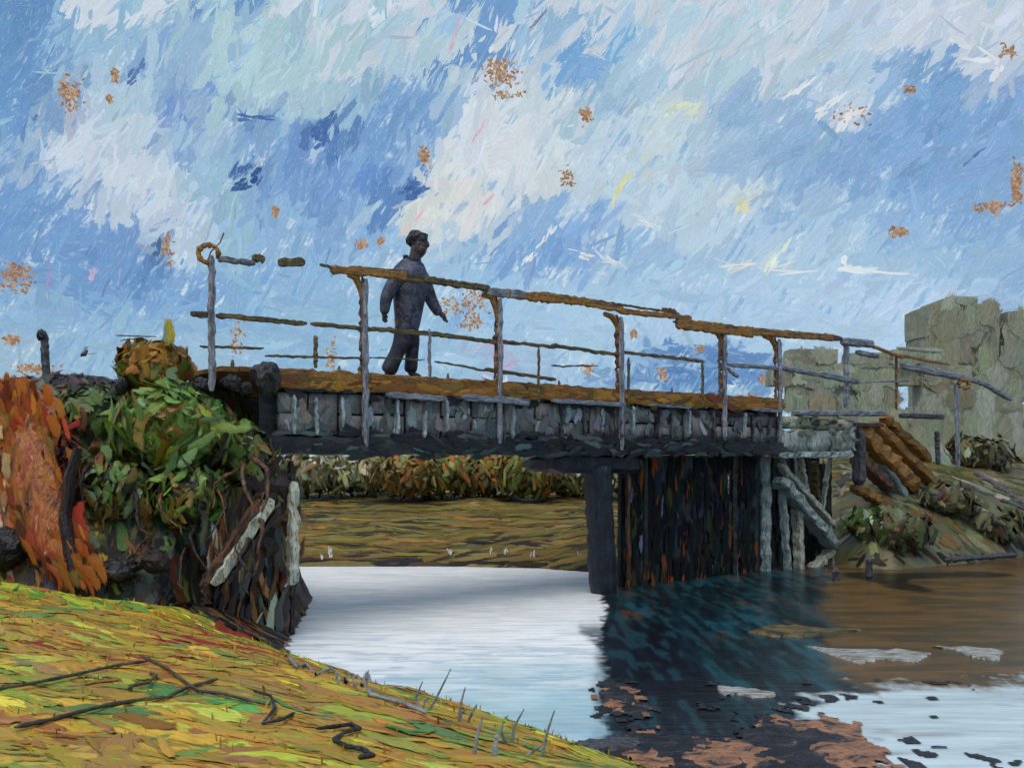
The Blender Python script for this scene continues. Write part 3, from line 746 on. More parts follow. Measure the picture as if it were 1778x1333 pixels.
while len(pts) < 900:
    y = random.uniform(3.0, 8.6); x = random.uniform(-5.5, 1.4); d = g_in(x, y)
    if d < .03 or (d > .5 and random.random() < .6): continue
    pts.append((x, y, float(HN(x, y)) + .02))
blades('grass_fringe', pts, .015, .045, GREENY + GRASS, M['grass'])

# embankment: rust clay on the left, undergrowth towards the bridge, dark gully
CLAY = [((150, 84, 34), 3), ((120, 66, 30), 2), ((176, 120, 66), 1.6), ((150, 58, 36), .6), ((196, 164, 120), 1.3), ((66, 40, 24), 1)]
UNDER = [((72, 96, 48), 3.4), ((52, 74, 42), 2.2), ((110, 96, 44), 1.6), ((34, 36, 34), 2.2), ((128, 96, 42), 1.2), ((96, 124, 78), .8), ((120, 34, 34), .5), ((150, 160, 140), .25)]
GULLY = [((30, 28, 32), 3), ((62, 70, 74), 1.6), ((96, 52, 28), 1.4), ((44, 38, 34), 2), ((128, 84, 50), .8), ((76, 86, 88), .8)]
ed = Daubs()
k = 0
while k < 8500:
    x = random.uniform(-8.5, -2.0); y = random.uniform(8.45, 13.2) if random.random() < .25 else random.uniform(8.4, 11.0)
    d = g_in(x, y)
    if d < .02: continue
    k += 1
    z = float(HN(x, y))
    e = 0.02
    gx = (float(HN(x + e, y)) - z) / e; gy = (float(HN(x, y + e)) - z) / e
    nrm = Vector((-gx, -gy, 1)).normalized()
    u = x / y * 9.0
    clay = sstep(-4.05, -4.45, u + random.gauss(0, .08)) > .5
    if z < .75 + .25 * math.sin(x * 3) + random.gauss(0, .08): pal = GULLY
    elif z > 2.5: pal = [((66, 44, 48), 2), ((44, 36, 42), 2), ((80, 84, 60), 1)]
    elif clay: pal = CLAY
    elif z < 1.15 + random.gauss(0, .15): pal = UNDER + [((32, 30, 34), 5)]
    else: pal = UNDER
    c = pick(pal)
    t = Vector((random.gauss(0, .5) if pal is not CLAY else random.gauss(.25, .15), -.1, -1.0))
    t = (t - nrm * t.dot(nrm)).normalized()
    big = random.random()
    L = random.uniform(.05, .16) if big < .6 else random.uniform(.15, .42)
    asp_ = (.2, .5)
    if pal is CLAY: L *= .8; asp_ = (.16, .34)
    ed.add((x, y, z), t, nrm, L, L * random.uniform(*asp_), jc(c, 12), random.uniform(.004, .03), .007, random.gauss(0, .08))
e_ = ed.build('embankment_undergrowth', M['leaf'])
tag(e_, kind='stuff')

# far and right bank strokes
FARLOW = [((104, 92, 44), 4), ((92, 80, 38), 3), ((120, 102, 50), 2), ((60, 54, 38), 1.0), ((136, 104, 46), 1), ((110, 110, 66), 1)]
FARTOP = [((150, 152, 112), 2.6), ((166, 168, 136), 1.6), ((158, 104, 44), 1.6), ((104, 104, 56), 2), ((128, 126, 82), 2), ((140, 138, 96), .8), ((96, 66, 34), .8)]
RIGHT = [((98, 98, 74), 4), ((116, 116, 92), 2), ((84, 86, 54), 2.4), ((66, 76, 44), 1.6), ((56, 60, 54), 1.8), ((136, 138, 122), .7), ((104, 80, 46), 1.6)]
RUSTY = [((148, 94, 38), 3), ((120, 76, 36), 2), ((52, 46, 44), 2), ((70, 84, 56), 1.4), ((130, 136, 120), .8)]
fd = Daubs()
k = 0
while k < 7500:
    y = random.uniform(13.5, 24) if random.random() < .8 else random.uniform(24, 70)
    x = random.uniform(-.62, .68) * y
    d = DF(x, y)
    if d < .01: continue
    k += 1
    z = float(HFAR(x, y)); e = .05
    gx = (float(HFAR(x + e, y)) - z) / e; gy = (float(HFAR(x, y + e)) - z) / e
    nrm = Vector((-gx, -gy, 1)).normalized()
    if x > 4.3:
        sx = CX + F * x / y; sy = HY - F * (z - H) / y
        pal = RUSTY if x < 5.4 + .1 * random.gauss(0, 1) and z > 1.1 else RIGHT
        t = Vector((random.gauss(.5, .3), 0, random.gauss(-.6, .4)))
        if z < .20 + .12 * math.sin(x * 2.1): pal = [((34, 28, 26), 4), ((84, 56, 32), 1), ((52, 44, 36), 2)]
    else:
        pal = FARLOW if z < .95 else FARLOW + FARTOP
        if z < .10: pal = [((40, 36, 36), 3), ((120, 84, 56), 1), ((70, 60, 40), 1)]
        t = Vector((1, random.gauss(0, .2), random.gauss(0, .06)))
    t = (t - nrm * t.dot(nrm)).normalized()
    if x > 4.3: L = random.uniform(.18, .65) * (y / 16); wd = L * random.uniform(.25, .5)
    else: L = random.uniform(.5, 1.7) * (y / 16); wd = random.uniform(.06, .20) * (y / 16)
    if x <= 4.3 and z < .95 and .52 < float(fbm(x * .5, z * 5, 77)) < .58: pal = [((48, 44, 34), 3), ((60, 54, 36), 1)]
    fd.add((x, y, z), t, nrm, L, wd, jc(pick(pal), 10), random.uniform(.004, .02), .003 if x <= 4.3 else .010, random.gauss(0, .03))
f_ = fd.build('bank_undergrowth', M['soft'], hf=h_far)
tag(f_, kind='stuff')

# far hedge band seen beneath the bridge
def daub_bush(name, c, r, n, pal, label, cat='bush', group=None, size=(.06, .2), mat='leaf', jag=.12, core=True, stem=True, asp=(.3, .6)):
    root = empty(name, (c[0], c[1], c[2] - r[2]), label, cat, group)
    D = Daubs()
    for i in range(n):
        v = Vector((random.gauss(0, 1), random.gauss(0, 1), random.gauss(0, 1))).normalized()
        rr = random.uniform(.62, 1.0) + random.gauss(0, jag) * .5
        lob = 1 + .22 * math.sin(v.x * 5 + c[0] * 9) * math.cos(v.z * 4 + c[1]) 
        p = Vector((c[0] + v.x * r[0] * rr * lob, c[1] + v.y * r[1] * rr * lob, c[2] + v.z * r[2] * rr * lob))
        nn = (v + Vector((random.gauss(0, .3), random.gauss(0, .3), random.gauss(0, .3)))).normalized()
        t = Vector((random.gauss(0, .6), random.gauss(0, .6), -1)); t = (t - nn * t.dot(nn)).normalized()
        L = random.uniform(*size)
        D.add(p, t, nn, L, L * random.uniform(*asp), jc(pick(pal), 12), 0, L * .05, random.gauss(0, .12))
    D.build('foliage', M[mat], root)
    if stem:
        for q in range(3):
            a = q * 2.1
            bar('stem', (c[0] + .2 * r[0] * math.cos(a), c[1] + .2 * r[1] * math.sin(a), c[2] - r[2] * 1.05), (c[0] + .5 * r[0] * math.cos(a), c[1] + .5 * r[1] * math.sin(a), c[2] + r[2] * .5), circ(.012 + .02 * r[0]), M['darkbrown'], root)
    return root

PALEH = [((138, 138, 98), 3), ((156, 158, 128), 1.6), ((116, 112, 70), 2.4), ((170, 178, 172), .5), ((100, 96, 56), 1.4)]
ORAH = [((144, 100, 50), 1.4), ((126, 92, 46), 2), ((118, 112, 66), 3), ((140, 130, 92), 1.6), ((92, 94, 50), 1.4)]
GRNH = [((104, 108, 58), 3), ((128, 126, 78), 2), ((80, 86, 44), 2), ((160, 108, 48), .8)]
for i, (px, w, pal, lb) in enumerate([(540, 50, PALEH, 'pale grey green bush nearest the left trestle under the bridge'), (620, 55, PALEH, 'pale streaked bush second from the left under the bridge'),
        (705, 45, ORAH, 'orange brown bush beside the pale pair under the bridge span'), (775, 50, GRNH, 'olive bush in the middle of the far bank under the span'),
        (845, 46, ORAH, 'brightest orange bush under the middle of the span'), (915, 45, GRNH, 'green bush right of the bright orange one on the far bank'),
        (985, 55, PALEH, 'pale bluish green bush next to the dark cap beam on the far bank'), (1090, 40, PALEH, 'pale bush seen between the two bridge piles')]):
    Y = 18.6 + .4 * math.sin(i * 2.2)
    p = P(px, 824, Y)
    daub_bush('far_bush', (p.x, p.y, p.z), (w * 1.3 / F * Y, .5, 40 / F * Y), 560, pal, lb, group='bushes on the far bank', size=(.14, .40), asp=(.25, .5), mat='soft')

# ------------------------------------------------------------------ water, with reflections painted into its vertex colours
wx = np.concatenate([np.arange(-200, -12, 8.0), np.arange(-12, -3, .12), np.arange(-3, 8, .025), np.arange(8, 14, .1), np.arange(14, 200, 8.0)])
wy = np.concatenate([np.arange(-60, 3, 3.0), np.arange(3, 5, .06), np.arange(5, 11, .03), np.arange(11, 17.5, .06), np.arange(17.5, 34, 2)])
X, Y = np.meshgrid(wx, wy, indexing='ij')
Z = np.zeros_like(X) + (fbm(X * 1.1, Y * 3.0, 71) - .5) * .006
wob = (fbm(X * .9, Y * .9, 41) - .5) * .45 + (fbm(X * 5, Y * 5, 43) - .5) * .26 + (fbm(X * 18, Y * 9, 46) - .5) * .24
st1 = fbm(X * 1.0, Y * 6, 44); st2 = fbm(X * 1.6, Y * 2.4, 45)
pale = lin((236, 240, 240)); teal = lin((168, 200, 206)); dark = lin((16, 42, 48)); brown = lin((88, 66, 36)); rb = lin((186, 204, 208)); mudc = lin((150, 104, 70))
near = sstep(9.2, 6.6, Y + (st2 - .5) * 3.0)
Cw = pale[None, None] * (1 - near[..., None]) + teal[None, None] * near[..., None]  # pale sky reflection painted into the colour, teal nearer the eye
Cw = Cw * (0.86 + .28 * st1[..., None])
kd = sstep(-.04, .04, X - (.16 + .085 * Y) + wob * .5)  # mask for the dark teal pier and wall reflection painted into the colour
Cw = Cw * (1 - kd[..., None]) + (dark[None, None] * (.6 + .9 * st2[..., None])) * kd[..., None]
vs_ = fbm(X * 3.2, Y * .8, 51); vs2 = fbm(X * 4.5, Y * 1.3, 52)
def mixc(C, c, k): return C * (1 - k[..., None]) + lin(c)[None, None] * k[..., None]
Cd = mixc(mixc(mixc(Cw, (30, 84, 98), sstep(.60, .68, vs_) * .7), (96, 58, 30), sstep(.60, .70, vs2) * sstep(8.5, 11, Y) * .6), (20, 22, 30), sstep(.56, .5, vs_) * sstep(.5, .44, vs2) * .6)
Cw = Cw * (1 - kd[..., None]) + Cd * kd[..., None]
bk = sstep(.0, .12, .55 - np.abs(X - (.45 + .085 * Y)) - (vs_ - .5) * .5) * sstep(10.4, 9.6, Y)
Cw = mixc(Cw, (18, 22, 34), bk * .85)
kb = sstep(-.16, .16, X - .345 * Y + wob * 1.5)  # mask for the brown bank reflection painted into the colour
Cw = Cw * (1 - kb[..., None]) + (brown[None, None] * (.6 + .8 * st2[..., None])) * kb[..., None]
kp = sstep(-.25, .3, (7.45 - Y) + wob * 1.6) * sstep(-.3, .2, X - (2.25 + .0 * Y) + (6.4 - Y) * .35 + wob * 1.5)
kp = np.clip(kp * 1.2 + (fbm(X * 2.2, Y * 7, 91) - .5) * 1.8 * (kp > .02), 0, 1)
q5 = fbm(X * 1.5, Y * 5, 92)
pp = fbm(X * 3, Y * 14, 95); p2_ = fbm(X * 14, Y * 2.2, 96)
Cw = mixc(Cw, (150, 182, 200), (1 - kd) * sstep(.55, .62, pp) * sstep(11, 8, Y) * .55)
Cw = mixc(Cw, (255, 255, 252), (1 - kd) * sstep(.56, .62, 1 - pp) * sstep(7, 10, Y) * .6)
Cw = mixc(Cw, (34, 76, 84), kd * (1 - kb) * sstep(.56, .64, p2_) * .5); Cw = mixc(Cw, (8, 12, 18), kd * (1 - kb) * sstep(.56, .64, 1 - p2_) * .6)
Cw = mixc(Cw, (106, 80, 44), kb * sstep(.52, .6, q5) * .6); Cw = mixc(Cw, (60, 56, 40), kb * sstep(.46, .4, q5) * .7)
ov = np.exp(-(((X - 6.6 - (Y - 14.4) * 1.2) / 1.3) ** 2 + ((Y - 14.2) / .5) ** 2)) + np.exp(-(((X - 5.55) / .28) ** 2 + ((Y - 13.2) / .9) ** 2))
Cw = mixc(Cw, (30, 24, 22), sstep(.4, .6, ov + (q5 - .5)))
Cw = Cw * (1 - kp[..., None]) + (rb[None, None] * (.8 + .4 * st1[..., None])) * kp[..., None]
V = np.stack([X, Y, Z], -1).reshape(-1, 3); nx, ny = X.shape
ii, jj = np.meshgrid(np.arange(nx - 1), np.arange(ny - 1), indexing='ij'); a = (ii * ny + jj).ravel()
Fq = np.stack([a, a + ny, a + ny + 1, a + 1], 1)
m = bpy.data.materials.new('river_water_painted_reflections'); t, out = nt(m)
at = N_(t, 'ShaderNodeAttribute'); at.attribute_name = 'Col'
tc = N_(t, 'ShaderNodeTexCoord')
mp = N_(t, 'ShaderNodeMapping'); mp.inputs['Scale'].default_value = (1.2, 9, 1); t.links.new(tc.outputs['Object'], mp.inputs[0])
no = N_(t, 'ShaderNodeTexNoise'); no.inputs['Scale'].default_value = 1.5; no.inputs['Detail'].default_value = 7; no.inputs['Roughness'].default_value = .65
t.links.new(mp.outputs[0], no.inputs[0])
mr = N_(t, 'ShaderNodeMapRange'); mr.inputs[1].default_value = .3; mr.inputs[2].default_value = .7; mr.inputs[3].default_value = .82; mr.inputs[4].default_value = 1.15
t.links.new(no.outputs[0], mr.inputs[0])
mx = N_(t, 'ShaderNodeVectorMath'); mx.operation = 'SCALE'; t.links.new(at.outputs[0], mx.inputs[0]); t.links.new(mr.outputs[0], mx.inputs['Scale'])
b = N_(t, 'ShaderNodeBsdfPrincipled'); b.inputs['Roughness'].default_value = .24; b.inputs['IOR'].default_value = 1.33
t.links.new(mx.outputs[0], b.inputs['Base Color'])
bp = N_(t, 'ShaderNodeBump'); bp.inputs['Strength'].default_value = .35; bp.inputs['Distance'].default_value = .02
t.links.new(no.outputs[0], bp.inputs['Height']); t.links.new(bp.outputs[0], b.inputs['Normal']); t.links.new(b.outputs[0], out.inputs[0])
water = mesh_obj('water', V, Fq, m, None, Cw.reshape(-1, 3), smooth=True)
tag(water, kind='structure')

# ------------------------------------------------------------------ footbridge
A = Vector((-2.976, 9.0)); Bv = Vector((4.05, 14.36))
U2 = (Bv - A).normalized(); N2 = Vector((-U2.y, U2.x))
def s_of(px):
    """distance along the near side of the bridge, measured from its left post"""
    a = (px - CX) / F
    return (a * A.y - A.x) / (U2.x - a * U2.y)
def BP(s, off, z): 
    q = A + U2 * s + N2 * off
    return Vector((q.x, q.y, z))
def BX(px, off, dz): return BP(s_of(px), off, H + dz)
def dz_at(px, py, off=0):
    s = s_of(px); Yd = (A + U2 * s + N2 * off).y
    return -(py - HY) / F * Yd
UP3 = (0, 0, 1)
bridge = empty('footbridge', (BP(s_of(700), .8, 0)), 'long wooden footbridge with ochre rails and grey panelled side spanning the river', 'footbridge')
BWID = 1.55
sL, sR = s_of(452), s_of(1352)
# deck planks across
s = sL - .4
while s < sR + .1:
    w = random.uniform(.17, .21)
    bar('deck_plank', BP(s + w / 2, .04, H + .865 + random.uniform(-.006, .006)), BP(s + w / 2, BWID, H + .865), rect(w - .014, .05), M['ochre'], bridge, n=5, amp=.01, jit=.02, wob=.001, ends=False)
    s += w
# kerb beams: ochre on both sides, in several lengths
cuts = [455, 640, 812, 1000, 1205, 1350]
for i in range(len(cuts) - 1):
    a_, b_ = s_of(cuts[i]), s_of(cuts[i + 1])
    bar('kerb_beam', BP(a_ - .03, -.03, H + .785), BP(b_ + .03, -.03, H + .785), rect(.12, .20), M['ochre'], bridge, n=22, amp=.05, jit=.09, wob=.006, ends=False)
    bar('kerb_beam', BP(a_, BWID + .02, H + .79), BP(b_, BWID + .02, H + .79), rect(.12, .19), M['ochre'], bridge, n=10, amp=.05, jit=.05, ends=False)
# main beams
bar('main_beam', BP(sL - .15, .02, H + .10), BP(sR + .15, .02, H + .10), rect(.20, .19), M['tarbeam'], bridge, n=60, amp=.08, jit=.09, wob=.006, ends=False)
bar('main_beam', BP(sL - .15, BWID - .05, H + .11), BP(sR + .15, BWID - .05, H + .11), rect(.2, .2), M['tarbeam'], bridge, n=20, amp=.04, jit=.04, ends=False)
bar('backing_board', BP(sL, .05, H + .44), BP(sR, .05, H + .44), rect(.05, .5), M['tarbeam'], bridge, n=30, amp=.02, jit=.03, ends=False)  # dark tarred board behind the side panels
bar('backing_board', BP(sL, BWID - .05, H + .44), BP(sR, BWID - .05, H + .44), rect(.05, .5), M['tarbeam'], bridge, n=12, amp=.02, jit=.03, ends=False)
for i in range(7):
    s = sL + .6 + i * (sR - sL - 1.2) / 6
    bar('cross_beam', BP(s, .1, H + .12), BP(s, BWID - .12, H + .12), rect(.12, .16), M['navy'], bridge, n=6, amp=.04)
# side panels (big uneven slabs) and battens between them
px = 482
pan_edges = [478, 532, 585, 640, 700, 762, 815, 868, 925, 968, 1020, 1072, 1135, 1182, 1240, 1290, 1345]
for i in range(len(pan_edges) - 1):
    a_, b_ = s_of(pan_edges[i]) + .012, s_of(pan_edges[i + 1]) - .012
    rows = [(H + .205, H + .43), (H + .445, H + .655)] if i % 3 != 1 else [(H + .205, H + .655)]
    for (z0, z1) in rows:
        zz = (z0 + z1) / 2
        c = BP((a_ + b_) / 2, -.01 + random.uniform(-.012, .012), zz + random.uniform(-.01, .01))
        stone_mesh('panel', c, (b_ - a_) * random.uniform(.95, 1.0), .07, (z1 - z0) * random.uniform(.94, 1.0), M['slate' if random.random() < .55 else 'slate2'], bridge, math.atan2(U2.y, U2.x), .012, .02, 1)
for (px, mt, w, z0, z1) in [(505, 'pale', .10, .22, .62), (545, 'pale', .06, .22, .6), (590, 'pale', .05, .3, .62), (682, 'pale', .10, .18, .66), (770, 'pale', .07, .28, .66), (730, 'pale', .09, .2, .5), (884, 'pale', .08, .2, .6), (968, 'darkbatten', .09, .2, .62),
                        (1010, 'darkbatten', .05, .25, .64), (1040, 'pale', .04, .3, .6), (1090, 'pale', .12, .3, .66), (1136, 'darkbatten', .10, .22, .62), (1187, 'pale', .14, .26, .66), (1160, 'darkbatten', .05, .2, .6), (1232, 'darkbatten', .11, .22, .64),
                        (1285, 'pale', .09, .26, .64), (1300, 'darkbatten', .06, .22, .62), (868, 'darkbatten', .09, .14, .62), (1068, 'darkbatten', .14, .14, .62)]:
    bar('batten', BX(px, -.06, z0), BX(px + random.uniform(-3, 3), -.06, z1), rect(w, .035), M[mt], bridge, n=9, amp=.16, jit=.08, wob=.006)
# grey slabs lying on the kerb's foot
for (p0, p1, dz, t_) in [(662, 764, .66, .06), (792, 908, .67, .07), (880, 906, .64, .05), (948, 1075, .68, .055), (1115, 1190, .685, .035), (1296, 1345, .69, .05)]:
    bar('edge_slab', BX(p0, -.12, dz), BX(p1, -.12, dz - .015), rect(.08, t_), M['greyrail'], bridge, n=14, amp=.10, jit=.1)
bar('edge_slab', BX(500, -.06, .69), BX(610, -.06, .685), rect(.05, .05), M['tarbeam'], bridge, n=14, amp=.25, jit=.1)

def coat_plane(name, parent, p0, p1, z0, z1, off, n, pal, ang, L0, L1, asp=(.25, .5), rid=.006, mat='daub', k=1.0):
    D = Daubs(); sa, sb = s_of(p0), s_of(p1)
    nn = Vector((-N2.x, -N2.y, 0)); U3 = Vector((U2.x, U2.y, 0))
    for i in range(n):
        q = BP(random.uniform(sa, sb), off, H + random.uniform(z0, z1)); a = random.gauss(*ang)
        L = random.uniform(L0, L1)
        D.add(q, U3 * math.cos(a) + Vector((0, 0, math.sin(a))), nn, L, L * random.uniform(*asp), jc(pick(pal), 10, k), random.uniform(0, .008), rid * .6, random.gauss(0, .05))
    o = D.build(name, M['soft' if name == 'tar_streaks' else mat], parent); o['kind'] = 'stuff'
    return o
SLP = [((92, 102, 106), 3), ((116, 122, 122), 2.4), ((70, 80, 86), 2), ((144, 162, 166), 1.2), ((124, 116, 110), 1.4), ((40, 48, 54), 1), ((172, 190, 196), .7)]
for i in range(len(pan_edges) - 1):
    coat_plane('flaking_paint', bridge, pan_edges[i] + 4, pan_edges[i + 1] - 4, .28, .58, -.058, 6, [random.choice(SLP), random.choice(SLP), ((112, 118, 118), 1.5), ((84, 92, 96), 1.5)], (1.57, .5), .10, .28, (.35, .7), .005)
coat_plane('flaking_paint', bridge, 482, 1345, .20, .26, -.06, 90, [((40, 48, 52), 2), ((84, 96, 92), 1), ((26, 30, 36), 2)], (0, .15), .1, .4, (.15, .3))
coat_plane('flaking_paint', bridge, 500, 1345, .60, .69, -.06, 60, [((26, 28, 34), 3), ((40, 44, 50), 1.4), ((110, 128, 132), .5)], (0, .25), .08, .3, (.25, .5))
coat_plane('flaking_paint', bridge, 470, 1345, .0, .2, -.11, 150, [((24, 30, 36), 3), ((44, 60, 60), 1.6), ((18, 20, 26), 2), ((70, 86, 88), .5)], (0, .2), .1, .45, (.15, .35))
coat_plane('thick_paint', bridge, 480, 1348, .72, .80, -.10, 150, [((150, 106, 34), 3), ((128, 88, 30), 2.2), ((158, 116, 44), 1.5), ((96, 74, 34), 1.3), ((104, 58, 26), .8)], (0, .15), .15, .6, (.12, .3))

# near railing posts
for (px, py0, py1, w) in [(362, 447, 680, .058), (627, 486, 776, .06), (860, 520, 770, .058), (1070, 552, 782, .066), (1249, 578, 765, .066), (1345, 590, 758, .06)]:
    z0 = dz_at(px, py1); z1 = dz_at(px, py0)
    po = Geo().sweep(line(BX(px, -.10, z0), BX(px - 1, -.10, z1), 26), circ(w * .62, 8), lumpy(26, .10), .06, up=(0, 1, 0), wob=.004).build('post', M['greywood'], bridge)
    if px != 362:
        Geo().sweep(line(BX(px - 5, -.07, max(z0, .72)), BX(px - 5, -.07, z1 + .03), 30), circ(w * .42, 6), lumpy(30, .45), .2, up=(0, 1, 0), wob=.007).build('rust_edging', M['rust'], po)
        Geo().sweep([BX(px - 28, -.08, z1 + .03), BX(px - 14, -.08, z1 - .0), BX(px - 6, -.08, z1 - .12), BX(px - 4, -.08, z1 - .3)], circ(.03, 6), [1.0, 1.4, 1.0, .4], .1, wob=.005).build('rail_bracket', M['ochre'], po)
# top rail lengths
for (p0, p1, q0, q1, w, h_, mt, amp) in [(372, 437, 452, 461, .05, .055, 'greyrail', .12), (432, 452, 451, 453, .05, .075, 'olive', .2), (476, 522, 458, 458, .05, .085, 'olive', .18),
        (548, 575, 462, 468, .03, .03, 'olive', .3), (566, 700, 470, 482, .06, .085, 'ochre', .22), (600, 690, 466, 474, .03, .03, 'olive', .3), (690, 842, 482, 503, .06, .075, 'olive', .2),
        (836, 905, 509, 514, .07, .10, 'greyrail', .15), (868, 1010, 512, 526, .06, .10, 'ochre', .28), (980, 1075, 522, 540, .05, .085, 'ochre', .28), (930, 1170, 510, 546, .03, .03, 'olive', .35), (1065, 1190, 541, 554, .06, .07, 'ochre', .3),
        (1165, 1300, 563, 579, .07, .15, 'ochre', .12), (1290, 1440, 577, 588, .07, .10, 'ochre', .18), (1160, 1440, 560, 584, .03, .035, 'olive', .3), (1140, 1165, 537, 543, .03, .05, 'rust', .3), (1400, 1452, 585, 589, .06, .085, 'rust', .2)]:
    n = max(8, int((p1 - p0) / 5))
    bar('top_rail', BX(p0, -.10, dz_at(p0, q0)), BX(p1, -.10, dz_at(p1, q1)), rect(w, h_, .3), M[mt], bridge, n=n, amp=amp, jit=.12, wob=.004)
# rusty ring on top of the first post
c = BX(355, -.11, dz_at(355, 444)); g = Geo()
g.sweep([c + Vector((math.cos(a) * .095, 0, math.sin(a) * .085)) for a in np.linspace(-.6, 4.9, 20)], circ(.026, 7), lumpy(20, .25), .12, up=(0, 1, 0)).build('rail_ring', M['ochre'], bridge)
g = Geo(); g.sweep([BX(352, -.1, dz_at(352, 462)), BX(360, -.1, dz_at(360, 440)), BX(376, -.1, dz_at(376, 425)), BX(382, -.1, dz_at(382, 408))], circ(.008, 5), None, .2).build('wire', M['rust'], bridge)
# middle and lower rails
for (p0, p1, q0, q1, w, mt, amp) in [(326, 366, 546, 549, .05, 'olive', .3), (370, 527, 549, 564, .045, 'olive', .18), (534, 640, 563, 574, .04, 'olive', .2), (636, 740, 572, 581, .045, 'olive', .18), (722, 866, 578, 597, .045, 'olive', .22),
        (862, 960, 594, 604, .04, 'olive', .28), (950, 1072, 600, 618, .04, 'olive', .28), (1070, 1216, 612, 628, .04, 'olive', .25),
        (342, 452, 603, 606, .022, 'olive', .3), (455, 640, 619, 623, .022, 'olive', .35), (640, 730, 622, 626, .018, 'olive', .4), (748, 860, 628, 648, .02, 'olive', .4), (835, 958, 642, 660, .04, 'olive', .35), (950, 1030, 636, 636, .018, 'olive', .5)]:
    n = max(8, int((p1 - p0) / 6))
    bar('middle_rail' if w > .03 else 'lower_rail', BX(p0, -.08, dz_at(p0, q0)), BX(p1, -.08, dz_at(p1, q1)), rect(w, w * 1.1, .3), M[mt], bridge, n=n, amp=amp, jit=.12, wob=.004)
# slim balusters
for (px, q0, q1, w) in [(541, 584, 640, .05), (738, 572, 658, .045), (927, 603, 698, .04), (1083, 622, 705, .045), (1211, 628, 708, .045), (1240, 588, 700, .03)]:
    bar('baluster', BX(px, -.095, dz_at(px, q1)), BX(px, -.095, dz_at(px, q0)), rect(w, w * .8, .3), M['olive' if px != 738 else 'greywood'], bridge, n=14, amp=.25, jit=.15, wob=.004)
# far side railing, mostly hidden, lower in view
for px in [500, 700, 900, 1100, 1300]:
    bar('far_post', BP(s_of(px), BWID + .02, H + .86), BP(s_of(px), BWID + .02, H + 1.12), rect(.04, .04), M['olive'], bridge, n=6, amp=.1)

# piles, cap beam and timber wall below
bar('cap_beam', BX(975, .22, -.10), BX(1125, .22, -.12), rect(.34, .26, .4), M['navy'], bridge, n=14, amp=.14, jit=.08)
bar('cap_beam', BP(s_of(1040), .1, H - .13), BP(s_of(1040), BWID, H - .13), rect(.24, .22, .4), M['navy'], bridge, n=8, amp=.1, jit=.08)
for (p0, p1, w, mt, off) in [(1050, 1066, .38, 'navy', .16), (1116, 1118, .07, 'rust', .3), (1096, 1092, .17, 'palestrut', .5), (1112, 1112, .07, 'navy', .6)]:
    n = 26
    bar('pile', BX(p1, off, -2.35), BX(p0, off, -.13), circ(w / 2, 12), M[mt], bridge, n=n, amp=.10 if w > .1 else .3, jit=.03, wob=.008, ends=False, smooth=True)
for (px, off) in [(1360, .35), (1430, .5)]:
    bar('pile', BX(px, off, -2.3), BX(px, off, -.02), circ(.10, 8), M['tealstrut'], bridge, n=20, amp=.2, jit=.1, wob=.01, ends=False)
# left trestle
for (p0, q0, p1, q1, w, mt, off) in [(345, 1014, 447, 866, .10, 'palestrut', -.36), (330, 1018, 428, 868, .07, 'brown', -.34), (362, 1026, 464, 880, .05, 'darkbrown', -.32)]:
    bar('brace', BX(p0, off, dz_at(p0, q0, off)), BX(p1, off, dz_at(p1, q1, off)), rect(w * 1.6, w), M[mt], bridge, n=16, amp=.14, jit=.10, wob=.006)
for (px, q0, q1, w, mt, off) in [(490, 835, 990, .12, 'palestrut', -.24), (474, 850, 1120, .12, 'brown', -.0), (507, 800, 1150, .08, 'darkbrown', .02), (452, 880, 1110, .13, 'brown', .05), (430, 935, 1095, .13, 'darkbrown', .08), (408, 930, 1075, .12, 'brown', .05),
                            (385, 950, 1065, .11, 'darkbrown', .1), (362, 965, 1040, .1, 'brown', .1), (486, 985, 1135, .12, 'brown', -.06), (462, 960, 1115, .09, 'tarplank2', -.06), (438, 990, 1100, .10, 'brown', -.03), (415, 1000, 1090, .08, 'tarplank2', -.02)]:
    bar('pile', BX(px, off, dz_at(px, q1, off) - .15), BX(px + random.uniform(-4, 4), off, dz_at(px, q0, off)), rect(w, w * .8, .3), M[mt], bridge, n=20, amp=.16, jit=.10, wob=.010)
bar('cap_beam', BP(s_of(470), -.10, H - .22), BP(s_of(470), 1.2, H - .22), rect(.30, .24, .4), M['darkbrown'], bridge, n=9, amp=.14, jit=.1)
for (px, py, r) in [(462, 842, .17), (450, 945, .13), (475, 900, .11)]:
    p = BX(px, -.1, dz_at(px, py)); rock('timber_knot', p, r, M['darkbrown'], (1, .7, 1), bridge)

# ------------------------------------------------------------------ dark plank abutment with its right bracing
abut = empty('timber_abutment', BP(s_of(1240), .5, 0), 'tall black tarred plank wall carrying the right end of the bridge, standing in the water', 'abutment')
px = 1112
i = 0
while px < 1350:
    w = random.uniform(15, 22)
    z1 = H - .01
    bar('plank', BX(px + w / 2, .42 + random.uniform(-.02, .02), -2.3), BX(px + w / 2, .42, -.005), rect(s_of(px + w) - s_of(px) - .008, .07, .2), M['tarplank2' if (px > 1325 or random.random() < .12) else 'tarplank'], abut, n=24, amp=.02, jit=.04, wob=.004, ends=False)
    px += w; i += 1
px = 1352
while px < 1478:
    w = random.uniform(20, 30)
    bar('plank', BX(px + w / 2, .55 + random.uniform(-.02, .02), -2.3), BX(px + w / 2, .55, -.02 if px < 1450 else -.15), rect(s_of(px + w) - s_of(px) - .008, .07, .2), M[random.choice(['tarplank2', 'tarplank', 'tarplank'])], abut, n=20, amp=.03, jit=.05, wob=.004, ends=False)
    px += w
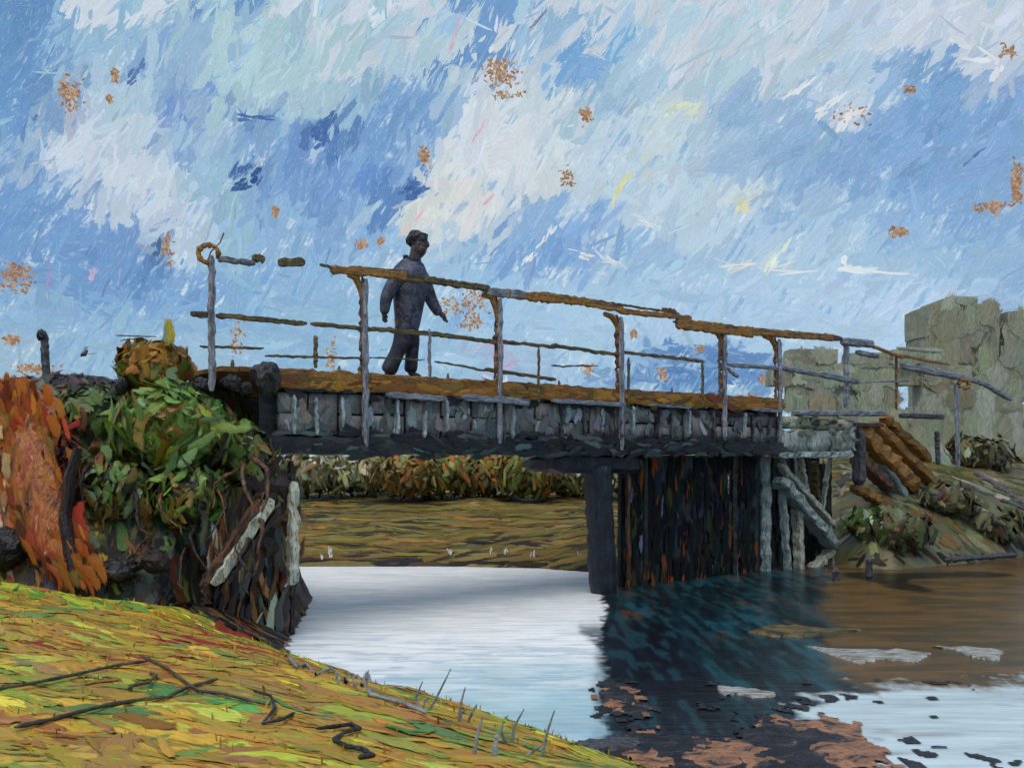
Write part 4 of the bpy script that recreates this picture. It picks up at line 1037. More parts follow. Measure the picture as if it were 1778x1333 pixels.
for (p0, q0, p1, q1, w, mt, off) in [(1362, 832, 1460, 950, .27, 'tealstrut', .12), (1372, 806, 1468, 915, .15, 'palestrut', .2), (1376, 850, 1388, 1010, .12, 'tealstrut', .2), (1402, 870, 1406, 1003, .17, 'palestrut', .2),
                            (1412, 1003, 1462, 952, .18, 'palestrut', .18), (1458, 905, 1464, 1000, .12, 'tealstrut', .22), (1374, 785, 1386, 860, .08, 'tealstrut', .18), (1410, 786, 1424, 860, .11, 'palestrut', .25), (1470, 780, 1452, 900, .08, 'palestrut', .3),
                            (1445, 800, 1450, 880, .12, 'olive', .34)]:
    bar('brace', BX(p0, off, dz_at(p0, q0, off)), BX(p1, off, dz_at(p1, q1, off)), rect(w, w * .6, .3), M[mt], abut, n=18, amp=.16, jit=.12, wob=.008)
bar('ledge_beam', BX(1345, .0, .0), BX(1480, .05, .02), rect(.3, .10, .3), M['tealstrut'], abut, n=20, amp=.15, jit=.12)
for (p0, p1, z0, z1) in [(1352, 1395, .06, .40), (1397, 1440, .06, .40), (1442, 1480, .06, .40), (1352, 1412, .42, .62), (1415, 1482, .42, .60)]:
    a_, b_ = s_of(p0), s_of(p1)
    stone_mesh('stone_block', BP((a_ + b_) / 2, .12, H + (z0 + z1) / 2), (b_ - a_) * .97, .4, (z1 - z0) * .96, M['ruin3' if z0 < .2 else 'ruin'], abut, math.atan2(U2.y, U2.x), .05, .08)
for (p0, p1, mt) in [(1378, 1446, 'greyrail'), (1458, 1528, 'greyrail'), (1562, 1630, 'darkbatten')]:
    bar('step_slab', BX(p0, -.05, dz_at(p0, 717 if p0 < 1550 else 721)), BX(p1, -.05, dz_at(p1, 718 if p0 < 1550 else 724)), rect(.25, .085, .4), M[mt], abut, n=12, amp=.08, jit=.08)
for (p0, p1, q) in [(1380, 1420, 734), (1420, 1450, 734), (1440, 1530, 738)]:
    bar('red_ledge', BX(p0, -.03, dz_at(p0, q)), BX(p1, -.03, dz_at(p1, q)), rect(.1, .07, .4), paint('dark_red_ledge', [(0, (40, 22, 24)), (.5, (80, 26, 26)), (.6, (130, 40, 34))], (1, 1, 1), 6) if 'redl' not in M else M['redl'], abut, n=9, amp=.2)
coat_plane('tar_streaks', abut, 1116, 1345, -1.9, .0, .36, 520, [((10, 15, 20), 5), ((16, 32, 36), 2.4), ((30, 24, 18), 1.6), ((128, 64, 22), .8), ((20, 52, 70), 1.1), ((56, 54, 26), .8), ((96, 110, 140), .12)], (1.57, .12), .12, .5, (.15, .35), .006)
coat_plane('tar_streaks', abut, 1345, 1475, -1.8, -.05, .49, 130, [((30, 40, 42), 3), ((60, 80, 84), 1.6), ((24, 26, 26), 2), ((80, 76, 34), .9)], (1.57, .15), .12, .5, (.15, .35), .006)
coat_plane('weathering', abut, 1350, 1480, .10, .60, -.095, 26, [((120, 128, 110), 3), ((96, 106, 92), 2), ((140, 150, 138), 1), ((70, 80, 60), .8)], (0.1, .6), .12, .4, (.3, .5))
# dark post and sloping wing wall
bar('corner_post', BX(1492, .0, dz_at(1492, 842)), BX(1490, .0, dz_at(1490, 742)), rect(.20, .16, .3), M['darkbatten'], abut, n=12, amp=.10, jit=.08)
for (p0, q0, p1, q1, w, mt) in [(1500, 745, 1600, 850, .34, 'ochre'), (1530, 735, 1640, 845, .22, 'ochre'), (1520, 760, 1585, 868, .20, 'tealstrut'), (1495, 845, 1565, 880, .20, 'ochre'), (1545, 722, 1625, 800, .2, 'ochre'), (1500, 790, 1560, 850, .25, 'brown')]:
    bar('wing_beam', BX(p0, .15, dz_at(p0, q0)), BX(p1, .15, dz_at(p1, q1)), rect(w, w * .8, .3), M[mt], abut, n=14, amp=.2, jit=.14, wob=.01)

# ------------------------------------------------------------------ right handrail beyond the bridge
hr = empty('ramp_railing', BX(1552, -.1, -.2), 'bent grey and ochre handrail running down right past the bridge end', 'railing')
for (px, q0, q1, w, mt) in [(1462, 592, 708, .09, 'greywood'), (1549, 616, 712, .045, 'rust'), (1656, 668, 812, .085, 'greywood'), (1622, 748, 806, .085, 'darkbatten')]:
    bar('post', BX(px, -.08, dz_at(px, q1)), BX(px - (3 if px > 1600 else 0), -.08, dz_at(px, q0)), circ(w / 2 * 1.1, 8), M[mt], hr, n=20, amp=.12, jit=.08, wob=.005)
for (p0, q0, p1, q1, w, mt) in [(1452, 594, 1506, 598, .13, 'greyrail'), (1478, 612, 1516, 620, .08, 'greyrail'), (1500, 600, 1560, 622, .06, 'ochre'), (1545, 616, 1640, 634, .05, 'ochre'), (1253, 634, 1345, 640, .06, 'greyrail'), (1343, 638, 1415, 652, .07, 'greyrail'), (1412, 650, 1482, 664, .09, 'greyrail'),
                            (1254, 640, 1272, 656, .05, 'greywood'), (1482, 664, 1570, 662, .03, 'greyrail'), (1556, 636, 1660, 656, .12, 'greyrail'), (1655, 652, 1700, 668, .08, 'greyrail'), (1698, 666, 1746, 694, .09, 'greyrail'), (1549, 605, 1625, 612, .06, 'ruin')]:
    bar('rail', BX(p0, -.1, dz_at(p0, q0)), BX(p1, -.1, dz_at(p1, q1)), rect(w, w, .4), M[mt], hr, n=14, amp=.12, jit=.10, wob=.004)
c = BX(1659, -.16, dz_at(1659, 668))
Geo().sweep([c + Vector((math.cos(a) * .10, 0, math.sin(a) * .085)) for a in np.linspace(-1.6, 4.0, 18)], circ(.04, 7), lumpy(18, .25), .12, up=(0, 1, 0)).build('rusty_knot', M['ochre'], hr)

# ------------------------------------------------------------------ ruined stone walls on the right
def ruin_wall(label, cat, name, Y, rows, thick, skew=0.0, grp=None):
    x0 = min(r[0] for r in rows); base = P((rows[0][0] + rows[0][1]) / 2, max(r[3] for r in rows), Y)
    root = empty(name, base, label, cat, grp)
    for (xa, xb, ya, yb, nb, skip) in rows:
        edges = np.linspace(xa, xb, nb + 1) + np.r_[0, RNG.normal(0, (xb - xa) / nb * .13, nb - 1), 0] if nb > 1 else np.array([xa, xb])
        for i in range(nb):
            if i in skip: continue
            pa, pb = edges[i], edges[i + 1]
            yy = Y + skew * ((pa + pb) / 2 - x0) / F * Y
            c = P((pa + pb) / 2, (ya + yb) / 2, yy)
            stone_mesh('stone_block', (c.x, c.y + thick / 2 + random.uniform(-.05, .05), c.z), (pb - pa) / F * yy * 1.0, thick, abs(yb - ya) / F * yy * 1.01, M[random.choice(['ruin', 'ruin', 'ruin', 'ruin2'])], root, random.gauss(0, .01), .014, .02, 2, False)
    D = Daubs()
    for (xa, xb, ya, yb, nb, skip) in rows:
        for q in range(int((xb - xa) * abs(yb - ya) / 700) + 2):
            px = random.uniform(xa + 10, xb - 8) if q > 1 else (xa + 20 if q else xb - 20); py = random.uniform(min(ya, yb) + 8, max(ya, yb) - 6)
            yy = Y + skew * (px - x0) / F * Y - .07
            c = pick([((142, 148, 128), 3), ((134, 140, 120), 2.4), ((150, 158, 142), 1.6), ((134, 134, 112), 1)])
            L = random.uniform(.7, 1.6)
            D.add(P(px, py, yy - random.uniform(0, .03)), (random.gauss(0, .25), 0, 1), (0, -1, .05), min(L, abs(yb - ya) / F * yy * 1.1), L * random.uniform(.4, .7), jc(c, 5), 0, .006, random.gauss(0, .05))
    o = D.build('plaster', M['soft'], root); o['kind'] = 'stuff'
    return root
ruin_wall('tall square ruined stone tower rising highest at the right edge', 'ruin', 'ruined_tower', 21.5,
    [(1622, 1778, 840, 700, 4, []), (1626, 1778, 700, 645, 3, []), (1624, 1735, 645, 580, 2, []), (1622, 1738, 580, 527, 2, []), (1650, 1700, 527, 514, 1, []), (1752, 1790, 645, 540, 1, []), (1738, 1760, 645, 600, 1, [])], 1.6)
ruin_wall('low broken olive grey stone wall behind the ramp railing', 'wall', 'broken_wall', 19.5,
    [(1395, 1640, 840, 760, 4, []), (1385, 1640, 760, 712, 4, []), (1372, 1560, 712, 668, 3, [2]), (1600, 1690, 712, 668, 1, []), (1340, 1420, 668, 640, 1, []), (1420, 1690, 668, 634, 4, []), (1372, 1455, 634, 606, 2, []), (1475, 1545, 634, 612, 1, []), (1552, 1640, 634, 606, 2, [])], .5)

# ------------------------------------------------------------------ the walker
Yp = (A + U2 * s_of(702) + N2 * .42).y
def J(px, py, dy, r): return (P(px, py + 2, Yp + dy), r)
def skin(name, joints, edges, mat, parent=None, sub=2, root=0):
    me = bpy.data.meshes.new(name)
    off = parent.location if parent else Vector((0, 0, 0))
    me.from_pydata([tuple(p - off) for p, r in joints], edges, [])
    me.materials.append(mat)
    o = bpy.data.objects.new(name, me); COL.objects.link(o)
    if parent: o.parent = parent
    sm = o.modifiers.new('skin', 'SKIN'); sm.use_smooth_shade = True
    for i, (p, r) in enumerate(joints):
        me.skin_vertices[0].data[i].radius = r if isinstance(r, tuple) else (r, r)
        me.skin_vertices[0].data[i].use_root = (i == root)
    ss_ = o.modifiers.new('sub', 'SUBSURF'); ss_.levels = sub; ss_.render_levels = sub
    return o
walker = empty('person', P(700, 660, Yp), 'person in a dark blue coat walking right along the footbridge', 'person')
jt = [J(706, 556, 0, .115), J(708, 530, 0, .12), J(711, 500, 0, .13), J(714, 474, 0, .11), J(715, 457, 0, .085), J(719, 446, 0, .066),
      J(727, 433, 0, .098), J(728, 422, 0, .118), J(726, 412, 0, .095), J(746, 423, 0, .018), J(739, 433, 0, .022),
      J(692, 472, -.15, .06), J(669, 513, -.22, .046), J(666, 536, -.2, .03), J(667, 546, -.19, .028),
      J(733, 474, .15, .06), J(749, 517, .22, .046), J(762, 539, .24, .03), J(768, 546, .24, .028),
      J(700, 570, -.08, .08), J(690, 608, -.09, .055), J(674, 640, -.1, .04), J(671, 648, -.1, .042), J(686, 652, -.1, .03),
      J(714, 570, .08, .08), J(715, 608, .09, .055), J(713, 637, .1, .04), J(712, 647, .1, .042), J(728, 651, .1, .03)]
ed_ = [(0, 1), (1, 2), (2, 3), (3, 4), (4, 5), (5, 6), (6, 7), (7, 8), (7, 9), (6, 10), (3, 11), (11, 12), (12, 13), (13, 14), (3, 15), (15, 16), (16, 17), (17, 18), (0, 19), (19, 20), (20, 21), (21, 22), (22, 23), (0, 24), (24, 25), (25, 26), (26, 27), (27, 28)]
for (hi, dx, sgn) in [(14, .1, 1), (18, .45, 1)]:
    hp = jt[hi][0]
    for q in range(4):
        a0 = hp + Vector((dx * .05 + (q - 1.5) * .012, (q - 1.5) * .017, -.03)); ln = (.026, .032, .030, .022)[q]
        a1 = a0 + Vector((dx * ln, 0, -ln)); a2 = a1 + Vector((dx * ln * 1.3 + .006, 0, -ln * .7))
        b0 = len(jt); jt += [(a0, .0095), (a1, .009), (a2, .007)]; ed_ += [(hi, b0), (b0, b0 + 1), (b0 + 1, b0 + 2)]
    a0 = hp + Vector((.028, -.01, .0)); b0 = len(jt); jt += [(a0, .011), (a0 + Vector((.018, 0, -.025)), .008)]; ed_ += [(hi, b0), (b0, b0 + 1)]
skin('body', jt, ed_, M['skin'], walker)
cj = [J(706, 584, 0, .13), J(708, 556, 0, .165), J(710, 520, 0, .20), J(712, 497, 0, .225), J(713, 475, 0, .20), J(714, 460, 0, .155), J(716, 447, 0, .135),
      J(691, 477, -.15, .10), J(670, 514, -.22, .078), J(667, 545, -.2, .055),
      J(736, 479, .15, .10), J(748, 519, .22, .078), J(764, 546, .24, .058)]
skin('coat', cj, [(0, 1), (1, 2), (2, 3), (3, 4), (4, 5), (5, 6), (4, 7), (7, 8), (8, 9), (4, 10), (10, 11), (11, 12)], M['coat'], walker)
tj = [J(708, 552, 0, .15), J(706, 568, 0, .15), J(700, 588, -.07, .115), J(690, 610, -.09, .085), J(679, 632, -.1, .10), J(672, 648, -.1, .105), J(714, 588, .07, .115), J(715, 610, .09, .08), J(714, 632, .1, .082), J(712, 647, .1, .085)]
skin('trousers', tj, [(0, 1), (1, 2), (2, 3), (3, 4), (4, 5), (1, 6), (6, 7), (7, 8), (8, 9)], M['trouser'], walker)
for nm, (a1, b1) in {'l': ((668, 651, -.1), (690, 654, -.1)), 'r': ((711, 650, .1), (732, 653, .1))}.items():
    skin('shoe', [J(a1[0], a1[1], a1[2], .055), J((a1[0] + b1[0]) / 2, a1[1] + 1, a1[2], .045), J(b1[0], b1[1], b1[2], .034)], [(0, 1), (1, 2)], M['trouser'], walker)
hc = P(723, 417, Yp)
hair = rock('hair', (hc.x, hc.y, hc.z), .122, M['hair'], (.98, .98, .88), walker)
hd = Daubs()
for i in range(60):
    v = Vector((random.gauss(-.3, .8), random.gauss(0, 1), random.gauss(.2, .9))).normalized()
    if v.x > .45 and v.z < .7: continue
    p = hc + Vector((v.x * .105, v.y * .105, v.z * .11)); t = Vector((-.4, 0, -1)); t = (t - v * t.dot(v)).normalized()
    hd.add(p, t, v, random.uniform(.05, .1), random.uniform(.02, .035), jc(random.choice([(34, 36, 46), (48, 48, 58), (96, 90, 92), (28, 30, 40)]), 8), .0, .004)
hd.build('curl', M['leaf'], hair)
for sgn in (-1, 1):
    e_p = P(738, 421, Yp + sgn * .035); rock('eye', (e_p.x, e_p.y, e_p.z), .012, M['hair'], (1, 1, .6), walker)
    e_p = P(726, 423, Yp + sgn * .095); rock('ear', (e_p.x, e_p.y, e_p.z), .026, M['skin'], (.8, .5, 1.3), walker)
cd = Daubs()
for i in range(40):
    a = random.uniform(0, 6.28); p = P(716 + 13 * math.cos(a), 450 + random.uniform(-6, 4), Yp + .12 * math.sin(a)); v = Vector((math.cos(a), math.sin(a), .4)).normalized()
    t = v.cross(Vector((0, 0, 1))).normalized()
    cd.add(p, t, v, .08, .04, jc((44, 46, 58), 10), .01, .005)
cd.build('collar', M['leaf'], walker)

# ------------------------------------------------------------------ left bank: shrubs, stones, posts
OCH = [((150, 104, 34), 3), ((134, 92, 28), 2), ((116, 110, 40), 2), ((164, 112, 40), 1), ((96, 100, 42), .8)]
GRN = [((102, 134, 60), 4), ((118, 146, 64), 2), ((84, 114, 56), 1.4), ((140, 110, 56), 1.0), ((124, 104, 50), .8), ((120, 156, 110), .5)]
DGR = [((82, 106, 60), 3), ((56, 62, 50), 1.5), ((106, 126, 66), 2), ((120, 98, 50), 1), ((140, 160, 130), .5)]
def pb(px, py, Y): p = P(px, py, Y); return (p.x, p.y, p.z)
daub_bush('round_shrub', pb(268, 640, 9.4), (.34, .32, .25), 520, OCH, 'rounded ochre shrub on the skyline left of the bridge', 'shrub', size=(.14, .34), jag=.03, asp=(.4, .8))
daub_bush('green_bush', pb(290, 742, 9.1), (.60, .35, .40), 1100, GRN, 'large mid green bush below the ochre shrub', 'bush', size=(.12, .42), asp=(.2, .5))
daub_bush('green_bush', pb(160, 720, 9.35), (.36, .3, .28), 420, DGR, 'dark green bush between red clay and the large bush', 'bush', size=(.10, .28))
daub_bush('green_bush', pb(210, 850, 9.0), (.42, .3, .38), 520, DGR + [((120, 92, 44), 2)], 'dark mossy bush low on the embankment beside the clay', 'bush', size=(.07, .26))
daub_bush('green_bush', pb(330, 860, 9.0), (.40, .3, .32), 520, GRN + [((36, 38, 36), 2)], 'mossy green bush behind the left bridge brace', 'bush', size=(.07, .26))
daub_bush('green_bush', pb(425, 790, 9.25), (.30, .25, .26), 360, DGR, 'dark bush tucked under the left end of the bridge', 'bush', size=(.10, .28))
daub_bush('thorn_bush', pb(118, 840, 8.9), (.14, .14, .48), 260, [((34, 22, 26), 4), ((120, 34, 30), 1.6), ((60, 30, 26), 2)], 'dark red thorny bush at the edge of the orange clay', 'bush', size=(.08, .24), asp=(.2, .4))
# leaves like blades
bl = empty('broad_leaf_plant', pb(392, 762, 8.95), 'bright green broad leafed plant at the left bridge end', 'plant')
D = None
for (px, py, L, a, c) in [(405, 745, .34, -.15, (104, 132, 54)), (355, 765, .36, .55, (96, 130, 60)), (330, 790, .34, .9, (120, 150, 96)), (372, 728, .26, .2, (70, 100, 56)), (300, 800, .3, 1.2, (76, 110, 60))]:
    D = Daubs(); p = P(px, py, 8.75); D.add(p, (math.cos(a), 0, math.sin(a)), (0, -1, .2), L, L * .34, jc(c, 8), 0, .012, .08); D.build('leaf', M['leaf'], bl)
bar('stem', pb(380, 800, 8.85), pb(395, 742, 8.8), circ(.012), M['darkbrown'], bl)
sp = empty('yellow_shoot', pb(295, 600, 9.35), 'single pale yellow shoot standing on top of the ochre shrub', 'plant')
D = Daubs(); D.add(pb(296, 574, 9.3), (-.12, 0, 1), (0, -1, .1), .30, .11, jc((170, 160, 60), 6), 0, .01, .06); D.build('leaf', M['leaf'], sp)
D = Daubs(); D.add(pb(287, 578, 9.33), (-.02, 0, 1), (0, -1, .1), .24, .06, jc((150, 170, 150), 6), 0, .01, -.06); D.build('leaf', M['leaf'], sp)
for (a, b) in [((200, 582), (272, 585)), ((208, 591), (250, 586))]:
    bar('twig', pb(a[0], a[1], 9.35), pb(b[0], b[1], 9.35), circ(.007, 5), M['twig'], sp, n=10, amp=.3)
fp = empty('fence_post', pb(80, 665, 9.9), 'lone leaning dark grey post on the far left skyline', 'post')
bar('shaft', pb(82, 672, 9.9), pb(76, 574, 9.9), circ(.042, 8), M['darkbatten'], fp, n=16, amp=.14, jit=.1)
rock('post_head', pb(73, 582, 9.87), .045, M['rock'], (1, 1, 1.4), fp)
for (px, py, Y, r, sq, lb) in [(464, 657, 9.1, .155, (1, 1, 1), 'largest round black boulder at the left bridge end'), (403, 665, 9.15, .10, (1.1, 1, .8), 'mid sized black boulder second left of the largest one'), (350, 668, 9.15, .08, (1.1, 1, .9), 'small black boulder beside the foot of the first rail post'),
        (212, 668, 9.1, .07, (.8, 1, 1.2), 'small black stone touching the left side of the ochre shrub'), (428, 672, 9.2, .07, (1.2, 1, .8), 'low black stone between two boulders by the bridge deck')]:
    o = rock('boulder', pb(px, py, Y), r, M['rock'], sq); tag(o, lb, 'boulder', 'black boulders at the left bridge end')
for (px, py, Y, r, sq, lb) in [(200, 990, 8.6, .17, (1.2, 1, .7), 'broad black rock in the gully above the grass'), (270, 975, 8.6, .13, (1, 1, .8), 'dark brown rock in the middle of the gully'), (0, 950, 8.55, .26, (1, 1, .8), 'black rock at the left edge beneath the clay')]:
    o = rock('gully_rock', pb(px, py, Y), r, M['rock' if px != 270 else 'darkbrown'], sq); tag(o, lb, 'rock', 'dark rocks in the gully')
# leaning rust coloured trunk
tr = empty('leaning_trunk', pb(70, 1000, 8.6), 'broad rust orange tree stump leaning against the left clay bank', 'stump')
Geo().sweep([pb(140, 1008, 8.45), pb(105, 960, 8.5), pb(76, 880, 8.6), pb(52, 790, 8.75), pb(36, 700, 8.95), pb(28, 672, 9.1)], circ(.26, 12, .6), [.5, .75, .9, .85, .75, .5], .10, up=(0, 1, 0)).build('trunk', paint('rust_bark', [(0, (84, 44, 22)), (.42, (138, 78, 30)), (.5, (164, 98, 40)), (.58, (150, 60, 34)), (.66, (190, 160, 110))], (3, 3, .7), 2.4, bump=1.0, dist=.04), tr, smooth=False)
Geo().sweep([pb(128, 990, 8.4), pb(112, 900, 8.45), pb(120, 830, 8.5), pb(136, 778, 8.55)], circ(.06, 8), [1.2, 1, .9, .6], .14, up=(0, 1, 0)).build('side_branch', M['darkbrown'], tr)

TD = Daubs()
for i in range(230):
    f = random.random(); py = 672 + f * 335; cxp = 30 + 95 * f ** 1.7; px = cxp + random.gauss(0, 26); Yq = 8.93 - .5 * f - .05
    TD.add(P(px, py, Yq - random.uniform(0, .06)), (.12 + .35 * f + random.gauss(0, .12), 0, -1), (0, -1, .15), random.uniform(.12, .4), random.uniform(.05, .14),
           jc(pick([((150, 84, 34), 3), ((170, 106, 44), 2), ((128, 66, 32), 2), ((150, 60, 40), .5), ((206, 180, 130), 1.3 if f < .45 else .15), ((84, 46, 24), 1.2), ((120, 100, 46), .8)]), 12), 0, .01, random.gauss(0, .08))
TD.build('peeling_bark', M['soft'], tr)['kind'] = 'stuff'
tg = empty('root_tangle', pb(240, 1000, 8.5), 'tangle of dark red and black roots hanging down the left embankment', 'roots')
for i in range(34):
    px = random.uniform(90, 440); py = random.uniform(770, 960); Yq = 8.62 + .3 * random.random()
    pts_ = [Vector(pb(px, py, Yq + .15))]
    for q in range(4):
        px += random.gauss(0, 14); py += random.uniform(8, 34); pts_.append(Vector(pb(px, py, Yq - .04 * q)))
    full = []
    for q in range(4): full += line(pts_[q], pts_[q + 1], 5)[:-1]
    n = len(full)
    Geo().sweep(full, circ(random.uniform(.010, .028), 6), [1.1 * (1 - .6 * z_ / n) * random.uniform(.8, 1.2) for z_ in range(n)], .1, up=(0, 1, 0), wob=.004).build('root', M[random.choice(['darkbrown', 'darkbrown', 'rust', 'brown'])], tg, True)
LB = [((96, 60, 34), 2.4), ((52, 44, 42), 2.6), ((70, 80, 84), 1.6), ((150, 106, 66), 1.1), ((124, 74, 36), 1.6), ((34, 34, 38), 2), ((170, 172, 152), .5), ((86, 90, 50), .9)]
coat_plane('flaking_paint', bridge, 345, 505, -1.75, -.35, -.16, 110, LB, (1.5, .16), .15, .6, (.07, .2), .008)
coat_plane('flaking_paint', bridge, 420, 505, -.7, -.05, -.2, 50, [((34, 26, 28), 3), ((64, 40, 32), 2), ((120, 90, 56), 1), ((90, 100, 70), .8)], (1.3, .6), .10, .3, (.2, .45), .008)

# ------------------------------------------------------------------ sticks lying on the grass
def ground_stick(name, pix, r, label, cat, mat, grp):
    pts = []
    for (px, py) in pix:
        # walk out along the ray until it meets the bank
        y = 2.5
        while y < 12:
            p = P(px, py, y)
            if p.z <= float(HN(p.x, p.y)) + .035: break
            y += .02
        p = P(px, py, y); pts.append(Vector((p.x, p.y, p.z + r * .5)))
    full = []
    for i in range(len(pts) - 1):
        full += line(pts[i], pts[i + 1], 7)[:-1]
    full.append(pts[-1])
    root = Geo().sweep(full, circ(r, 6), [1.0 * (1 + random.uniform(-.15, .2)) * (.5 if i in (0, len(full) - 1) else 1) for i in range(len(full))], .06).build(name, mat, None, True)
    return tag(root, label, cat, grp)
G1 = 'dark sticks lying on the near grass'
ground_stick('fallen_stick', [(-30, 1200), (40, 1190), (130, 1172), (200, 1156), (258, 1148)], .008, 'longest straight dark stick lying across the upper left grass', 'stick', M['twig'], G1)
ground_stick('fallen_stick', [(25, 1264), (90, 1250), (180, 1226), (270, 1212), (288, 1212)], .009, 'dark stick lying lower left, below the longest one', 'stick', M['twig'], G1)
ground_stick('fallen_stick', [(248, 1140), (290, 1160), (318, 1182), (345, 1200), (385, 1204), (430, 1216), (470, 1224)], .007, 'crooked dark stick running down towards the reeds', 'stick', M['twig'], G1)
ground_stick('fallen_stick', [(288, 1212), (330, 1192), (378, 1180)], .008, 'short dark stick meeting the crooked one at its elbow', 'stick', M['twig'], G1)
ground_stick('fallen_stick', [(222, 1196), (232, 1190), (258, 1186), (272, 1172), (260, 1168)], .007, 'small hooked dark stick between the two long ones', 'stick', M['twig'], G1)
ground_stick('black_root', [(550, 1266), (585, 1262), (610, 1258), (625, 1266), (598, 1272), (580, 1285), (600, 1296), (630, 1302), (648, 1312), (622, 1316)], .009, 'twisted black root curled on the lower grass', 'root', M['rock'], None)
ground_stick('black_root', [(440, 1200), (470, 1208), (478, 1230), (456, 1256), (490, 1250), (512, 1238)], .007, 'thin black forked root left of the curled root', 'root', M['rock'], None)
ground_stick('bank_vine', [(500, 1140), (515, 1158), (530, 1152), (548, 1172), (575, 1160), (600, 1184), (618, 1166), (628, 1190), (640, 1160), (642, 1206), (700, 1222), (740, 1238)], .010, 'wavy grey vine scribbled along the water edge', 'vine', M['reed'], None)

# ------------------------------------------------------------------ reeds
def reed(pix, label, r=.0075):
    xb, yb = pix[0][0]
    y = 3.0
    while y < 10:
        p = P(xb, yb, y)
        if p.z <= max(float(HN(p.x, p.y)), 0.0) + .01: break
        y += .02
    root = empty('reed_clump', P(xb, yb, y), label, 'reeds', 'grey reeds at the water edge')
    for st in pix:
        pts = [P(a, b_, y + random.uniform(-.02, .02)) for (a, b_) in st]
        pts[0] -= Vector((0, 0, .03))
        full = []
        for i in range(len(pts) - 1): full += line(pts[i], pts[i + 1], 6)[:-1]
        full.append(pts[-1]); n = len(full)
        Geo().sweep(full, circ(r, 6, .6), [1.0 * (1 - .7 * (i / (n - 1)) ** 2) for i in range(n)], .1, up=(0, 1, 0)).build('stalk', M['reed'], root)
reed([[(728, 1236), (722, 1210), (734, 1182)], [(735, 1236), (756, 1215), (783, 1160)], [(728, 1240), (738, 1215), (744, 1212)]], 'leftmost reed clump with one long stalk leaning right')
reed([[(795, 1255), (800, 1220), (808, 1192)], [(798, 1258), (800, 1290), (797, 1308)], [(805, 1262), (820, 1235), (828, 1222)], [(796, 1248), (802, 1235), (812, 1230)]], 'tallest central reed clump crossing the bank edge')
reed([[(820, 1315), (828, 1280), (838, 1243)], [(858, 1298), (862, 1280), (864, 1270)]], 'thick single reed just right of the central clump', .010)
reed([[(888, 1296), (892, 1262), (910, 1230)], [(888, 1296), (870, 1270), (874, 1252)]], 'reed clump with a curved left stalk near the lower bank')
reed([[(937, 1318), (950, 1270), (963, 1232)], [(905, 1308), (925, 1304), (945, 1290)]], 'rightmost thin straight reed leaning right above the water')
reed([[(640, 1206), (636, 1180), (640, 1162)], [(622, 1200), (612, 1172), (600, 1165)], [(590, 1190), (582, 1165), (574, 1160)]], 'short bent reeds at the top of the pond edge')

# small white marsh flowers on the far shore
fl = Daubs()
for (px, py) in [(560, 965), (572, 955), (577, 962), (780, 958), (853, 958), (880, 960), (925, 962), (1010, 965), (1002, 985)]:
    for q in range(3):
        p = P(px + random.gauss(0, 3), py + random.gauss(0, 3), 15.05); fl.add(p, (random.gauss(0, .4), 0, 1), (0, -1, 0), random.uniform(.05, .12), .025, lin((214, 218, 220)), 0, .005)
fo = fl.build('white_reeds', M['daub']); tag(fo, kind='stuff')

# ------------------------------------------------------------------ things on the water and the right bank
def floaty(name, pix, label, cat, mat, z=.012, grp=None, th=.02):
    v = []; top = []
    for (px, py) in pix:
        Yq = H * F / (py - HY); p = P(px, py, Yq); v.append((p.x, p.y))
    # ragged outline
    out_ = []
    for i in range(len(v)):
        a = v[i]; b_ = v[(i + 1) % len(v)]
        for q in range(5):
            tt = q / 5; out_.append((a[0] + (b_[0] - a[0]) * tt + random.gauss(0, .012), a[1] + (b_[1] - a[1]) * tt + random.gauss(0, .02)))
    n = len(out_); cx = sum(p[0] for p in out_) / n; cy = sum(p[1] for p in out_) / n
    vs = [(p[0], p[1], -.01) for p in out_] + [(cx + (p[0] - cx) * .93, cy + (p[1] - cy) * .9, z + random.uniform(0, .006)) for p in out_] + [(cx, cy, z + .006)]
    fs = [(i, (i + 1) % n, n + (i + 1) % n, n + i) for i in range(n)] + [(n + i, n + (i + 1) % n, 2 * n) for i in range(n)]
    o = mesh_obj(name, vs, fs, mat); return tag(o, label, cat, grp)
FG = 'pale rafts floating on the dark water'
floaty('floating_raft', [(1296, 1098), (1330, 1088), (1380, 1087), (1450, 1094), (1500, 1094), (1440, 1102), (1390, 1108), (1340, 1106)], 'brown drifting reed raft nearest the bridge on the dark water', 'raft', M['olive'], .02, FG)
floaty('floating_raft', [(1395, 1122), (1450, 1128), (1560, 1128), (1620, 1134), (1590, 1150), (1530, 1144), (1490, 1152), (1450, 1140)], 'longest pale scum raft on the brown water', 'raft', M['foam'], .012, FG)
floaty('floating_raft', [(1612, 1122), (1690, 1124), (1745, 1130), (1735, 1148), (1690, 1142), (1660, 1130)], 'pale scum raft close to the right edge', 'raft', M['foam'], .012, FG)
floaty('floating_raft', [(1240, 1192), (1290, 1196), (1350, 1204), (1340, 1214), (1285, 1208), (1255, 1206)], 'small white raft lowest on the dark water', 'raft', M['foam'], .012, FG)
for (px, py, w) in [(1300, 1210, 30), (1420, 1214, 40), (1475, 1190, 40)]: pass
